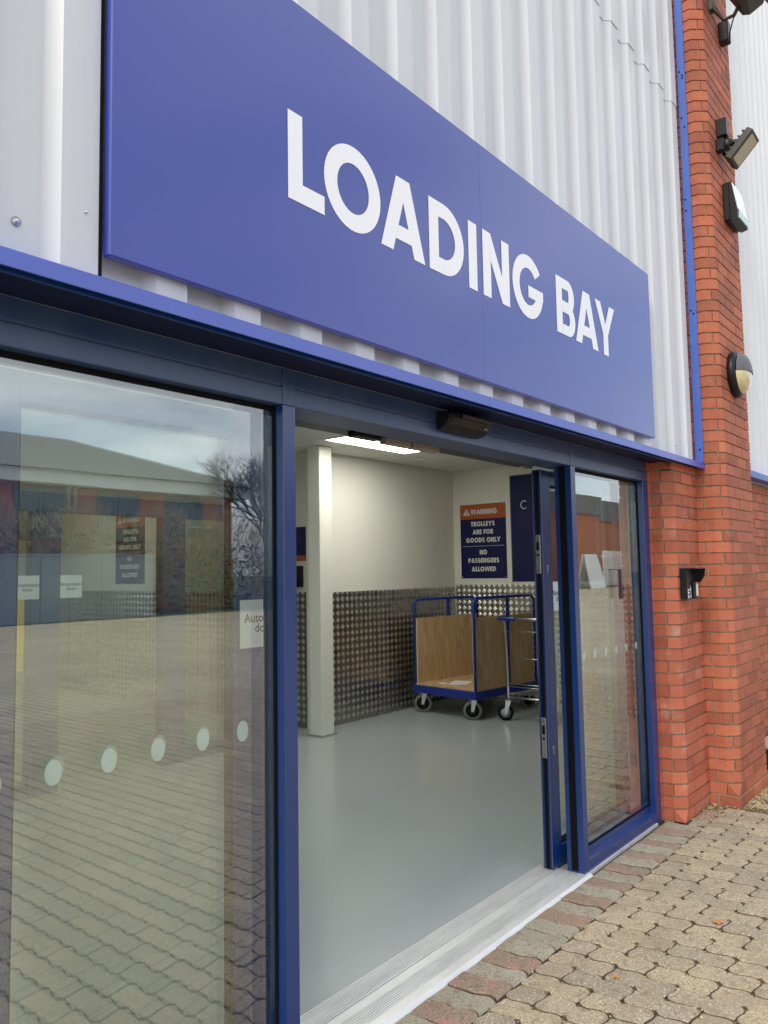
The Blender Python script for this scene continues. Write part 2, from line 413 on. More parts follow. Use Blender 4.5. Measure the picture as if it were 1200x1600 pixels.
def tag(o, label=None, cat=None, group=None, kind=None):
    if label: o['label'] = label
    if cat: o['category'] = cat
    if group: o['group'] = group
    if kind: o['kind'] = kind
    return o
def thing(name, loc, label, cat, group=None):
    o = bpy.data.objects.new(name, None); COL.objects.link(o); o.location = loc
    o.empty_display_size = 0.1
    return tag(o, label, cat, group)
def copy_tree(o, parent=None):
    c = o.copy(); COL.objects.link(c); c.parent = parent
    for ch in [k for k in bpy.data.objects if k.parent == o]: copy_tree(ch, c)
    return c

# ------------------------------------------------------------------ lettering (flat vinyl shapes)
class RP(list): pass
RING = [0]
def ring(cx, cy, rx, ry, tx, ty, a0, a1, n=26):
    P = []; RING[0] += 1
    for i in range(n):
        for a in ((a0 + (a1 - a0) * i / n), (a0 + (a1 - a0) * (i + 1) / n)): pass
        A = rad(a0 + (a1 - a0) * i / n); B = rad(a0 + (a1 - a0) * (i + 1) / n)
        q = RP([(cx + rx * math.cos(A), cy + ry * math.sin(A)), (cx + rx * math.cos(B), cy + ry * math.sin(B)),
                  (cx + (rx - tx) * math.cos(B), cy + (ry - ty) * math.sin(B)), (cx + (rx - tx) * math.cos(A), cy + (ry - ty) * math.sin(A))])
        q.g = RING[0]; P.append(q)
    return P
def R_(x0, y0, x1, y1): return [(x0, y0), (x1, y0), (x1, y1), (x0, y1)]
def glyph(c, w, t):
    h = t * 0.97
    if c == 'L': return [[(0, 0), (w, 0), (w, h), (t, h), (t, 1), (0, 1)]]
    if c == 'I': return [R_(0, 0, w, 1)]
    if c == 'O': return ring(w / 2, 0.5, w / 2, 0.52, t, h, 0, 360, 48)
    if c == 'C': return ring(w / 2, 0.5, w / 2, 0.52, t, h, 48, 312, 40)
    if c == 'D':
        cx = w - 0.5 if w > 0.5 + t else t; rx = w - cx
        return [R_(0, 0, t, 1), R_(t, 0, cx, h), R_(t, 1 - h, cx, 1)] + ring(cx, 0.5, rx, 0.5, t, h, -90, 90)
    if c == 'A':
        xl = w / 2 - 0.14 * min(1, w / .9); t1 = t * 1.08; k = 1 / xl; yi = k * (w / 2 - t1)
        m = lambda P: [(w - x, y) for x, y in P][::-1]
        L = [(0, 0), (t1, 0), (w / 2, yi), (w / 2, 1), (xl, 1)]
        y0, y1 = 0.17, 0.36
        return [L, m(L), [(t1 + y0 / k, y0), (w - t1 - y0 / k, y0), (w - t1 - y1 / k, y1), (t1 + y1 / k, y1)]]
    if c == 'N':
        d = 0.42
        return [R_(0, 0, t, 1), R_(w - t, 0, w, 1), [(t, 1 - d), (w - t, 0), (w - t, d), (t, 1)]]
    if c == 'G':
        return ring(w / 2, 0.5, w / 2, 0.52, t, h, 36, 360, 44) + [R_(w * 0.50, 0.33, w - t, 0.33 + h * 0.9), R_(w - t, 0.33 + h * .15, w - 0.004, 0.33 + h * 0.9)]
    if c in 'BRP':
        cx = w - 0.27 if c == 'B' else w - 0.30
        cx = max(cx, t); ry = 0.29 if c != 'P' else 0.33
        P = [R_(0, 0, t, 1), R_(t, 1 - h * .85, cx, 1), R_(t, 1 - 2 * ry, cx, 1 - 2 * ry + h * .85)]
        P += ring(cx, 1 - ry, (w - cx) * (0.93 if c == 'B' else 1), ry, t, h * .85, -90, 90, 16)
        if c == 'B':
            P += [R_(t, 0, cx, h * .85), R_(t, .58 - h * .85, cx, .46)] + ring(cx, 0.29, w - cx, 0.29, t, h * .85, -90, 90, 16)
        if c == 'R': P += [[(w * .38, 1 - 2 * ry + .02), (w * .38 + t * 1.1, 1 - 2 * ry + .02), (w, 0), (w - t * 1.2, 0)]]
        return P
    if c == 'Y':
        t1 = t * 1.12; m = w / 2
        return [[(0, 1), (m - t / 2, 0.40), (m - t / 2, 0), (m + t / 2, 0), (m + t / 2, 0.40), (w, 1), (w - t1, 1), (m, 0.60), (t1, 1)]]
    if c == 'T': return [R_(0, 1 - h, w, 1), R_(w / 2 - t / 2, 0, w / 2 + t / 2, 1 - h)]
    if c == 'E': return [R_(0, 0, t, 1), R_(t, 0, w, h), R_(t, 1 - h, w, 1), R_(t, .5 - h / 2, w * .93, .5 + h / 2)]
    if c == 'F': return [R_(0, 0, t, 1), R_(t, 1 - h, w, 1), R_(t, .46 - h / 2, w * .9, .46 + h / 2)]
    if c == 'S':
        ry = (1.04 + h) / 4
        return ring(w / 2, 1.02 - ry, w / 2 * .95, ry, t, h, 25, 270, 22) + ring(w / 2, ry - .02, w / 2, ry, t, h, -155, 90, 22)
    if c == 'W':
        q = w / 4; tt = t * .95
        a = [(0, 1), (q - tt / 2, 0), (q + tt / 2, 0), (2 * q, 0.62), (3 * q - tt / 2, 0), (3 * q + tt / 2, 0), (w, 1), (w - tt, 1), (3 * q, .35), (2 * q + tt / 2, 1), (2 * q - tt / 2, 1), (q, .35), (tt, 1)]
        return [a]
    return []
WID = dict(L=.56, O=1.03, A=.92, D=.84, I=.225, N=.78, G=1.0, B=.70, Y=.88, W=1.28, R=.70, T=.68, E=.58, F=.56, S=.66, P=.68, C=1.0)
def put_poly(mb, P, fn, lay, mi=0):
    vs = [fn(x, y, lay) for x, y in P]
    mb.add(vs, [list(range(len(P)))], mi)
def layers(G):
    out_ = []; seen = {}
    for P in G:
        k = ('r', P.g) if isinstance(P, RP) else ('p', id(P))
        if k not in seen: seen[k] = len(seen)
        out_.append((seen[k], P))
    return out_
def text_line(mb, s, fn, cx, y, h, t=0.22, sp=0.10, mi=0, squeeze=1.0, left=None):
    W = sum((WID[c] * squeeze if c != ' ' else 0.32) + sp for c in s) - sp
    x = (cx - W * h / 2) if left is None else left
    for c in s:
        if c == ' ': x += (0.32 + sp) * h; continue
        wd = WID[c] * squeeze
        for k, P in layers(glyph(c, wd, t)):
            put_poly(mb, [(x + a * h, y + b * h) for a, b in P], fn, (k % 5) * 0.00015, mi)
        x += (wd + sp) * h
def font_text(name, s, size, mtx, material, parent, align='CENTER', offset=0.0, space=1.0):
    cu = bpy.data.curves.new(name, 'FONT'); cu.body = s; cu.size = size; cu.align_x = align; cu.offset = offset
    cu.space_line = space
    tmp = bpy.data.objects.new(name, cu); COL.objects.link(tmp)
    dg = bpy.context.evaluated_depsgraph_get()
    me = bpy.data.meshes.new_from_object(tmp.evaluated_get(dg))
    bpy.data.objects.remove(tmp); me.name = name
    o = Vector((0, 0, 0)); p = parent
    while p is not None: o += Vector(p.location); p = p.parent
    me.transform(Matrix.Translation(-o) @ mtx)
    me.materials.clear(); me.materials.append(material)
    ob = bpy.data.objects.new(name, me); COL.objects.link(ob); ob.parent = parent
    return ob
# matrices that stand text upright: facing -y (reads towards +x), facing -x (reads towards -y)
def face_my(x, y, z): return Matrix(((1, 0, 0, x), (0, 0, -1, y), (0, 1, 0, z), (0, 0, 0, 1)))
def face_mx(x, y, z): return Matrix(((0, 0, -1, x), (-1, 0, 0, y), (0, 1, 0, z), (0, 0, 0, 1)))

# ================================================================== SETTING
# ground and paving
g = MB(); g.box(-300, 400, -400, 300, -0.6, -0.04)
tag(g.build('ground', mat('verge_grass', (0.07, 0.09, 0.035), 0.95, var=0.3, vscale=0.5)), kind='structure')

pv = MB()
PX, PY = 0.1125, 0.1195
YB = 1.562                      # border row / field joint
def warp(x, y):
    u = 2 * math.pi * (x - 3.0037) / PX; v = 2 * math.pi * (y - YB) / PY
    return (x + 0.0080 * math.sin(v) + 0.004 * math.sin(y * 3.1 + x * 1.3), y + (0.0060 * math.sin(u) if y < YB + .001 else 0.0) + 0.003 * math.sin(x * 2.3))
def block(outline, z, tilt, mi, bev=0.0042):
    n = len(outline); cx = sum(p[0] for p in outline) / n; cy = sum(p[1] for p in outline) / n
    vs = []
    for ins, dz in ((1.0, None), (0.0, -bev * 0.9), (0.0, -0.03)):
        for x, y in outline:
            if dz is None:
                dx, dy = x - cx, y - cy; L = math.hypot(dx, dy); k = (L - bev) / L
                x2, y2 = cx + dx * k, cy + dy * k; zz = z
            else: x2, y2 = x, y; zz = z + dz
            X_, Y_ = warp(x2, y2)
            vs.append((X_, Y_, zz + tilt[0] * (x2 - cx) + tilt[1] * (y2 - cy)))
    fs = [list(range(n))]
    for i in range(n):
        j = (i + 1) % n; fs.append([i, n + i, n + j, j])
    pv.add(vs, fs, mi)
    pv.add(vs[n:], [[i, n + i, n + (i + 1) % n, (i + 1) % n] for i in range(n)], 3)
def unit_outline(x0, y0, cells, j=0.0026, c=0.0165):
    # x0 = left, y0 = outer (higher y); cells run towards -y
    xl, xr = x0 + .0042, x0 + PX - .0042; P = []; c2 = c * 0.30
    yt = y0 - j; yb = y0 - cells * PY + j
    fr_ = (0.25, 0.5, 0.75)
    def seg(a, b_): return [(a[0] + (b_[0] - a[0]) * k, a[1] + (b_[1] - a[1]) * k) for k in fr_]
    P += [(xl + c, yt)] + seg((xl + c, yt), (xr - c, yt)) + [(xr - c, yt), (xr - c2, yt - c2), (xr, yt - c)]
    for k in range(1, cells):
        ym = y0 - k * PY
        P += seg(P[-1], (xr, ym + c)) + [(xr, ym + c), (xr - c * 0.9, ym), (xr, ym - c)]
    P += seg(P[-1], (xr, yb + c)) + [(xr, yb + c), (xr - c2, yb + c2), (xr - c, yb)] + seg((xr - c, yb), (xl + c, yb)) + [(xl + c, yb), (xl + c2, yb + c2), (xl, yb + c)]
    for k in range(cells - 1, 0, -1):
        ym = y0 - k * PY
        P += seg(P[-1], (xl, ym - c)) + [(xl, ym - c), (xl + c * 0.9, ym), (xl, ym + c)]
    P += seg(P[-1], (xl, yt - c)) + [(xl, yt - c), (xl + c2, yt - c2)]
    return P
rp = random.Random(3)
X0, X1, YL = 0.2, 11.0, -4.6
ncol = int((X1 - X0) / PX); nrow = int((YB - YL) / PY)
if nrow % 2: nrow += 1
for i in range(ncol):
    x0 = 3.0037 + PX * (i - round((3.0037 - X0) / PX))
    # piers stand in the way: start the columns in front of them
    jstart = 0
    k = 0; first = 1 if i % 2 else 2
    while k < nrow:
        cells = first if k == 0 else 2
        cells = min(cells, nrow - k)
        y0 = YB - k * PY
        if not (5.36 < x0 + PX * .5 < 6.12 and y0 - PY > 1.40):
            block(unit_outline(x0, y0, cells), rp.uniform(-0.002, 0.0022), (rp.uniform(-.012, .012), rp.uniform(-.01, .01)), 0)
        k += cells
# border course: wavy soldiers, red and grey in turn
def border(xa, xb, ya, yb, pitch, start=0):
    n = int((xb - xa) / pitch + 1e-6)
    for i in range(n):
        xl, xr = xa + i * pitch + .0036, xa + (i + 1) * pitch - .0036
        P = []; S_ = 12
        for k in range(S_ + 1):
            y = ya + (yb - ya) * k / S_
            P.append((xl + 0.013 * math.sin(2 * math.pi * k / S_), y))
        for k in range(S_, -1, -1):
            y = ya + (yb - ya) * k / S_
            P.append((xr + 0.013 * math.sin(2 * math.pi * k / S_), y))
        mi = 2 if ((i + start) % 2 == 0) else 1
        if rp.random() < 0.2: mi = 3 - mi
        block(P[::-1], rp.uniform(-.003, .004), (rp.uniform(-.03, .03), rp.uniform(-.012, .012)), mi, 0.006)
border(0.25, 4.90, YB + .002, 1.775, 0.1185, 1)
border(4.90, 5.37, YB + .002, 1.655, 0.1185, 1)
border(6.12, 9.8, YB + .002, 1.70, 0.1185, 0)
xe = X1 + 0.05
pv.box(0.0, xe, YL - .05, 1.79, -0.035, -0.014, 3)
for (a, b, c, d) in ((-60, 0.19, -21.5, 1.79), (X1 - .06, 120, -21.5, 1.68), (0.19, X1 - .06, -21.5, YL + .08)):
    pv.add([(a, c, -.004), (b, c, -.004), (b, d, -.004), (a, d, -.004)], [(0, 1, 2, 3)], 4)
tag(pv.build('paving', [M['paver'], M['border_grey'], M['border_red'], M['gap'], M['far_paving']]), kind='structure')

# loose litter against the piers and in the joints (stuff)
lt = MB(); rl = random.Random(11)
def bit(x, y, z, s):
    a = rl.uniform(0, 6.28); b = rl.uniform(.25, .6); t_ = rl.uniform(-.5, .5)
    c_, s_ = math.cos(a) * s, math.sin(a) * s
    lt.add([(x - c_, y - s_, z + .001), (x + s_ * b, y - c_ * b, z + .002 + s * .2 * abs(t_)), (x + c_, y + s_, z + .001 + s * .5 * t_ ** 2), (x - s_ * b, y + c_ * b, z + .004)], [(0, 1, 2, 3)])
for _ in range(2600):
    x = rl.gauss(5.75, .55); 
    if not 4.95 < x < 7.6: continue
    edge = 1.655 if x < 5.38 else (1.47 if x < 6.09 else 1.69)
    y = edge - abs(rl.expovariate(1 / .09))
    bit(x, y, 0.003, rl.uniform(.003, .009))
for _ in range(1400):
    bit(rl.uniform(2.2, 8), 1.54 - abs(rl.gauss(0, .7)), 0.003, rl.uniform(.002, .006))
for i in range(-8, 45):
    for j in range(0, 14):
        hx, hy = warp(3.0037 + PX * i, YB - PY * j)
        for _ in range(rl.randint(2, 6)): bit(hx + rl.gauss(0, .009), hy + rl.gauss(0, .009), -.009, rl.uniform(.002, .006))
tag(lt.build('leaf_litter', M['litter']), 'straw coloured seeds and dry scraps blown against the brick piers', kind='stuff')
def dry_leaf(x, y, s, a, label):
    mb = MB(); P = []
    pts = 10; 
    for k in range(pts):
        an = 2 * math.pi * k / pts; r = s * (1 if k % 2 == 0 else .55) * (1.25 if k in (0,) else 1)
        P.append((math.cos(an + a) * r, math.sin(an + a) * r, 0.004 + .25 * s * math.cos(3 * an) ** 2))
    mb.add([(x, y, .006)] + [(x + p[0], y + p[1], p[2]) for p in P], [(0, k + 1, (k + 1) % pts + 1) for k in range(pts)])
    tag(mb.build('fallen_leaf', M['dry_leaf'], origin=None), label, 'leaf', 'dry leaves on the paving')
dry_leaf(2.92, 1.285, .017, .4, 'small orange fallen leaf lying in a joint of the paving')
dry_leaf(3.62, 1.115, .028, 1.2, 'larger pinkish brown fallen leaf on the paving near the right edge of the photo')

# ------------------------------------------------------------------ brick work
def bricks(mb, path, z0, n, phase=0, core=True, length=0.215, head=0.1025, stops=(), sq=None, depth=0.05, rnd=random.Random(5), cz=0.075):
    """path: outward side on the right hand; stops = courses whose chamfer dies into a square corner at index sq"""
    jt = 0.010
    def lens(p):
        L = [0]
        for a, b in zip(p[:-1], p[1:]): L.append(L[-1] + math.hypot(b[0] - a[0], b[1] - a[1]))
        return L
    def norms(p):
        N = []
        for i in range(len(p)):
            nx = ny = 0
            for a, b in ((i - 1, i), (i, i + 1)):
                if a < 0 or b >= len(p): continue
                dx, dy = p[b][0] - p[a][0], p[b][1] - p[a][1]; L = math.hypot(dx, dy) or 1
                nx += dy / L; ny += -dx / L
            L = math.hypot(nx, ny) or 1; N.append((nx / L, ny / L))
        return N
    def sub(p, L, s0, s1):
        def at(s):
            for i in range(len(L) - 1):
                if s <= L[i + 1] + 1e-9:
                    k = (s - L[i]) / max(1e-9, (L[i + 1] - L[i]))
                    return (p[i][0] + (p[i + 1][0] - p[i][0]) * k, p[i][1] + (p[i + 1][1] - p[i][1]) * k)
            return p[-1]
        out_ = [at(s0)]
        for i in range(1, len(L) - 1):
            if s0 + 1e-4 < L[i] < s1 - 1e-4: out_.append(p[i])
        out_.append(at(s1)); return out_
    L = lens(path); tot = L[-1]
    for c in range(n):
        za = z0 + c * cz + 0.0048; zb = z0 + (c + 1) * cz - 0.0048
        s = -((length + jt) / 2 if (c + phase) % 2 else 0) - rnd.uniform(0, .006)
        while s < tot - 0.012:
            a, b = max(0, s), min(tot, s + length)
            s += length + jt
            if b - a < 0.02: continue
            o_ = rnd.uniform(-.0012, .0012)
            P = sub(path, L, a, b); N = norms(P); m_ = len(P)
            O = [(p[0] + q[0] * o_, p[1] + q[1] * o_) for p, q in zip(P, N)]
            I = [(p[0] - q[0] * depth, p[1] - q[1] * depth) for p, q in zip(P, N)]
            vs = [(x, y, za) for x, y in O] + [(x, y, zb) for x, y in O] + [(x, y, za) for x, y in I] + [(x, y, zb) for x, y in I]
            fs = []
            for i in range(m_ - 1):
                fs += [(i, i + 1, m_ + i + 1, m_ + i), (m_ + i, m_ + i + 1, 3 * m_ + i + 1, 3 * m_ + i), (i, 2 * m_ + i, 2 * m_ + i + 1, i + 1)]
            fs += [(0, m_, 3 * m_, 2 * m_), (m_ - 1, 3 * m_ - 1, 4 * m_ - 1, 2 * m_ - 1)]
            mb.add(vs, fs, 0)
    if core:
        N = norms(path); d = 0.0110
        C = [(p[0] - q[0] * d, p[1] - q[1] * d) for p, q in zip(path, N)]
        vs = [(x, y, z0 - .02) for x, y in C] + [(x, y, z0 + n * cz) for x, y in C]; k = len(C)
        mb.add(vs, [(i, i + 1, k + i + 1, k + i) for i in range(k - 1)], 1)

def stop_course(mb, A, Cn, B, z0, up=True, cz=0.075, rest=()):
    """one course whose chamfer A-B dies into the square corner Cn (at its foot when up, at its head otherwise)"""
    za, zb = z0 + .004, z0 + cz - .004
    mid = ((A[0] + B[0]) / 2, (A[1] + B[1]) / 2)
    zc, zm = (za, zb) if up else (zb, za)
    vs = [(*A, za), (*A, zb), (*B, za), (*B, zb), (*Cn, zc)]
    if up: fs = [(0, 4, 1), (4, 2, 3), (4, 3, 1)]
    else: fs = [(0, 4, 1), (4, 2, 3), (4, 0, 2)]
    mb.add(vs, fs, 0)

# pier beside the doors
pier1 = thing('brick_pier', (5.1, 1.73, 0), 'short red brick pier with chamfered corner and white lime stains beside the glass doors', 'brick pier')
b = MB()
A1, C1, B1 = (4.89, 1.733), (4.89, 1.666), (4.945, 1.666)
p1 = [(4.852, 1.797), (4.89, 1.795), A1, B1, (5.385, 1.666)]
bricks(b, p1, 0.070, 28, 0)
# foot course with the chamfer stop
bricks(b, [(4.852, 1.797), (4.89, 1.795), (4.89, 1.737)], -0.005, 1, 0, core=False)
bricks(b, [(4.949, 1.666), (5.385, 1.666)], -0.005, 1, 1, core=False)
stop_course(b, A1, C1, B1, -0.005)
b.box(4.897, 5.37, 1.74, 1.80, -0.03, 0.07, 1); b.box(4.955, 5.37, 1.674, 1.739, -0.03, 0.07, 1)
b.build('pier_brickwork', [M['brick_pale'], M['mortar']], pier1)
b = MB(); bricks(b, [(4.852, 1.797), (4.89, 1.795), (4.89, 1.737)], 2.17, 1, 1, core=False); 
bricks(b, [(4.949, 1.666), (5.385, 1.666)], 2.17, 1, 0, core=False); stop_course(b, A1, C1, B1, 2.17, up=True)
b.box(4.897, 5.37, 1.74, 1.80, 2.17, 2.245, 1); b.box(4.955, 5.37, 1.674, 1.739, 2.17, 2.245, 1)
b.build('pier_head', [M['brick_pale'], M['mortar']], pier1)

# tall pier
pier2 = thing('brick_pier', (5.75, 1.6, 0), 'tall red brick pier with chamfered corner that carries the wall lights', 'brick pier')
A2, C2, B2 = (5.387, 1.556), (5.387, 1.484), (5.452, 1.484)
p2 = [(5.387, 1.72), A2, B2, (6.085, 1.484), (6.085, 1.75)]
b = MB()
bricks(b, p2, 0.145, 112, 1)
bricks(b, [(5.387, 1.72), (5.387, 1.560)], 0.070, 1, 0, core=False)
bricks(b, [(5.456, 1.484), (6.085, 1.484), (6.085, 1.75)], 0.070, 1, 1, core=False)
stop_course(b, A2, C2, B2, 0.070)
bricks(b, [(5.380, 1.72), (5.380, 1.476), (6.092, 1.476), (6.092, 1.75)], -0.005, 1, 1)
b.box(5.394, 6.078, 1.565, 1.75, -0.03, 0.145, 1); b.box(5.462, 6.078, 1.491, 1.564, -0.03, 0.145, 1); b.box(5.394, 5.461, 1.491, 1.564, -0.03, 0.07, 1)
b.build('pier_brickwork', [M['brick'], M['mortar']], pier2)

# low brick wall and cladding beyond the tall pier
w2 = thing('brick_wall', (8.0, 1.72, 0), 'low red brick wall to the right of the tall pier under white cladding', 'brick wall')
b = MB(); bricks(b, [(6.088, 1.70), (13.0, 1.70)], -0.005, 30, 1)
b.build('wall_brickwork', [M['brick'], M['mortar']], w2)

# ------------------------------------------------------------------ profiled cladding
PITCH, YC, YV = 0.2553, 1.650, 1.685
def profile(x0, x1, ref=0.958, pitch=PITCH, cw=0.094, fl=0.030, yc=YC, yv=YV):
    """plan polyline of a trapezoidal sheet: ref = a crown's right edge"""
    k0 = int(math.floor((x0 - ref) / pitch)) - 1; pts = []
    k = k0
    while ref + k * pitch < x1 + pitch:
        e = ref + k * pitch
        pts += [(e - cw - fl, yv), (e - cw, yc), (e, yc), (e + fl, yv)]
        k += 1
    # clip
    out_ = []
    for (a, b_) in zip(pts[:-1], pts[1:]):
        for p in (a, b_):
            pass
    def yat(x):
        for a, b_ in zip(pts[:-1], pts[1:]):
            if a[0] <= x <= b_[0]: return a[1] + (b_[1] - a[1]) * (x - a[0]) / max(1e-9, b_[0] - a[0])
        return yc
    out_ = [(x0, yat(x0))] + [p for p in pts if x0 < p[0] < x1] + [(x1, yat(x1))]
    return out_
def sheet(mb, P, z0, z1, dy=0.0, th=0.0015, mi=0):
    n = len(P); vs = []
    for (x, y) in P: vs += [(x, y + dy, z0), (x, y + dy, z1), (x, y + dy + th, z0), (x, y + dy + th, z1)]
    fs = []
    for i in range(n - 1):
        a = 4 * i; c = a + 4
        fs += [(a, c, c + 1, a + 1), (a + 2, a + 3, c + 3, c + 2), (a, a + 2, c + 2, c), (a + 1, c + 1, c + 3, a + 3)]
    mb.add(vs, fs, mi)
clad = thing('metal_cladding', (3.0, 1.68, 2.25), 'pale grey ribbed metal cladding behind the blue sign over the doors', 'cladding')
P = profile(-3.2, 5.384)
b = MB(); sheet(b, P, 2.245, 4.76); b.build('lower_sheet', M['cladding'], clad)
b = MB(); sheet(b, P, 4.745, 8.5, dy=-0.004); b.build('upper_sheet', M['cladding'], clad)
b = MB(); b.box(-3.2, 5.384, 1.70, 1.9, 2.26, 8.5); b.build('liner_wall', M['cladding'], clad)
def screw(mb, x, y, z, r=0.011):
    mb.lathe([(r, 0), (r, -.003), (r * .55, -.004), (r * .5, -.010), (0, -.011)], (x, y, z), (0, 1, 0), 12)
for x, yy, z, r in ((0.778, YV - .001, 2.352, .011), (4.955, YC, 2.33, .006), (4.81, YC, 2.40, .005), (0.925, YC, 2.415, .003)):
    s_ = MB(); screw(s_, x, yy, z, r); s_.build('screw_head', M['steel'], clad)
b = MB(); b.box(0.960, 0.966, 1.647, 1.683, 2.25, 8.4); b.build('joint_gasket', M['rubber'], clad)
# blue corner trim against the pier
tr = thing('corner_trim', (5.375, 1.63, 2.25), 'tall blue metal corner trim with black rivets beside the tall brick pier', 'trim')
b = MB(); b.box(5.366, 5.383, 1.602, 1.655, 2.255, 8.4, bev=.004); b.build('trim_profile', M['strip_blue'], tr)
for z in (2.345, 3.285, 3.31, 4.02, 4.10, 4.62, 4.69, 4.98, 5.00, 5.03):
    yy = 1.625 + (0.012 if int(z * 100) % 2 else -0.006)
    b = MB(); b.lathe([(.006, 0), (.006, -.003), (0, -.005)], (5.366, yy, z), (1, 0, 0), 10); b.build('rivet', M['rubber'], tr)

far = thing('metal_cladding', (9.0, 1.68, 2.3), 'white ribbed metal cladding of the next bay above the low brick wall', 'cladding')
P = profile(6.087, 14.0, ref=6.20, pitch=0.195, cw=0.028, fl=0.018, yc=1.66, yv=1.69)
b = MB(); sheet(b, P, 2.31, 8.5); b.build('ribbed_sheet', M['far_clad'], far)
b = MB(); b.box(6.087, 14, 1.70, 1.9, 2.26, 8.5); b.build('liner_wall', M['far_clad'], far)
b = MB(); b.prism([(1.615, 2.262), (1.60, 2.262), (1.60, 2.312), (1.615, 2.312), (1.70, 2.325), (1.70, 2.265)], 0, 6.089, 14.0); b.build('blue_flashing', M['strip_blue'], far)

# drip flashing over the doors
fl = thing('drip_flashing', (2.6, 1.62, 2.2), 'long bright blue folded metal flashing under the cladding above the doors', 'flashing')
for a, c in ((-3.2, 2.6365), (2.6385, 5.3835)):
    b = MB(); b.prism([(1.600, 2.212), (1.600, 2.249), (1.603, 2.252), (1.70, 2.262), (1.70, 2.258), (1.606, 2.246), (1.606, 2.212)], 0, a, c)
    b.build('fascia', M['flash_blue'], fl)
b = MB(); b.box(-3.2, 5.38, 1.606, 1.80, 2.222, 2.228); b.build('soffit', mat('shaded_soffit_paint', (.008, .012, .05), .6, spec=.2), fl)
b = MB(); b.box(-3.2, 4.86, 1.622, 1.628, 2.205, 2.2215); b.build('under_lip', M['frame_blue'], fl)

# ------------------------------------------------------------------ the big sign
sg = thing('sign_board', (2.75, 1.62, 2.32), 'large blue sign board with white words LOADING BAY above the doors', 'sign')
b = MB(); b.box(0.969, 4.528, 1.620, 1.646, 2.318, 3.318, bev=.003); pan = b.build('sign_panel', M['sign_blue'], sg)
b = MB(); b.box(0.975, 4.522, 1.6465, 1.6495, 2.325, 3.31); b.build('backing_frame', M['rubber'], sg)
b = MB(); b.box(2.6347, 2.6350, 1.6196, 1.6199, 2.325, 3.312); b.build('panel_seam', M['sign_blue'], sg)
CAP, ZB = 0.277, 2.6785
layout = [('L', 1.552, 1.709), ('O', 1.708, 1.987), ('A', 1.988, 2.242), ('D', 2.270, 2.502), ('I', 2.537, 2.599), ('N', 2.644, 2.856), ('G', 2.883, 3.161), ('B', 3.294, 3.491), ('A', 3.496, 3.759), ('Y', 3.733, 3.982)]
for ch, xa, xb in layout:
    mb = MB()
    for k, P in layers(glyph(ch, (xb - xa) / CAP, 0.222)):
        lay = k * 0.00012
        put_poly(mb, [(xa + u * CAP, ZB + v * CAP) for u, v in P], lambda x, y, l: (x, 1.6188 - l, y), lay)
    mb.build('letter_' + ch.lower(), M['white_vinyl'], sg)

# ------------------------------------------------------------------ entrance frame
fr = thing('door_frame', (2.75, 1.85, 0), 'dark blue aluminium entrance frame holding two glass panes and the door header', 'door frame')
HD = 2.101
b = MB()
for (a, c) in ((-3.2, 1.6925), (1.7505, 3.7565), (3.8105, 4.848)):
    b.box(a, c, 1.800, 1.95, HD, 2.158, bev=.002); b.box(a, c, 1.800, 1.95, 2.162, 2.222, bev=.002)
    b.box(a, c, 1.806, 1.94, 2.156, 2.164)
for a, c in ((1.6935, 1.7495), (3.7575, 3.8095)): b.box(a, c, 1.7985, 1.95, 2.1012, 2.2215, bev=.0015)
b.build('header', M['frame_dusty'], fr)
b = MB(); b.box(1.6935, 1.7495, 1.798, 1.895, 0.0, 2.1005, bev=.002); b.build('post', M['frame_blue'], fr)
b = MB(); b.box(3.7575, 3.8095, 1.798, 1.895, 0.0, 2.1005, bev=.002); b.build('post', M['frame_blue'], fr)
b = MB(); b.box(3.7535, 3.7572, 1.832, 1.868, 0.02, HD); b.build('brush_seal', M['rubber'], fr)
b = MB(); b.box(4.766, 4.850, 1.798, 1.895, 0.0, HD, bev=.003); b.build('jamb', M['frame_blue'], fr)
for (a, c) in ((3.810, 4.765), (-3.2, 1.693)):
    b = MB(); b.prism([(1.800, .008), (1.800, .062), (1.838, .070), (1.838, .102), (1.895, .102), (1.895, .008)], 0, a, c); b.build('bottom_rail', M['frame_blue'], fr)
    b = MB(); b.box(a, c, 1.79, 1.90, -0.01, .008); b.build('sill_strip', M['alu'], fr)
    m_ = MB()
    m_.box(a, c, 1.842, 1.848, .102, .112); m_.box(a, c, 1.842, 1.85, HD - .016, HD)
    m_.box(a if a > 0 else -3.2, (a + .012) if a > 0 else -3.19, 1.842, 1.85, .1, HD)
    m_.box(c - .005, c - .0005, 1.834, 1.8455, .1, HD); m_.box(c - .004, c - .0005, 1.879, 1.892, .1, HD)
    m_.build('glazing_gasket', M['rubber'], fr)
    m_ = MB(); m_.box(a, c, 1.846, 1.878, 0.100, HD - .002); m_.build('glass_pane', M['glass'], fr)
# manifestation dots on the outer panes
def dots(parent, xs, y, z, r=0.031):
    for x in xs:
        mb = MB(); n = 28
        mb.add([(x + r * .72 * math.cos(2 * math.pi * k / n), y, z + r * math.sin(2 * math.pi * k / n)) for k in range(n)], [list(range(n))])
        mb.build('manifestation_dot', M['dot'], parent)
dots(fr, [0.225 + .149 * 0, .374, .523, .672, .822, .969, 1.118, 1.265, 1.415, 1.562], 1.8445, 1.086)
dots(fr, [3.93, 4.07, 4.22, 4.37, 4.52, 4.67], 1.8445, 1.083, .024)

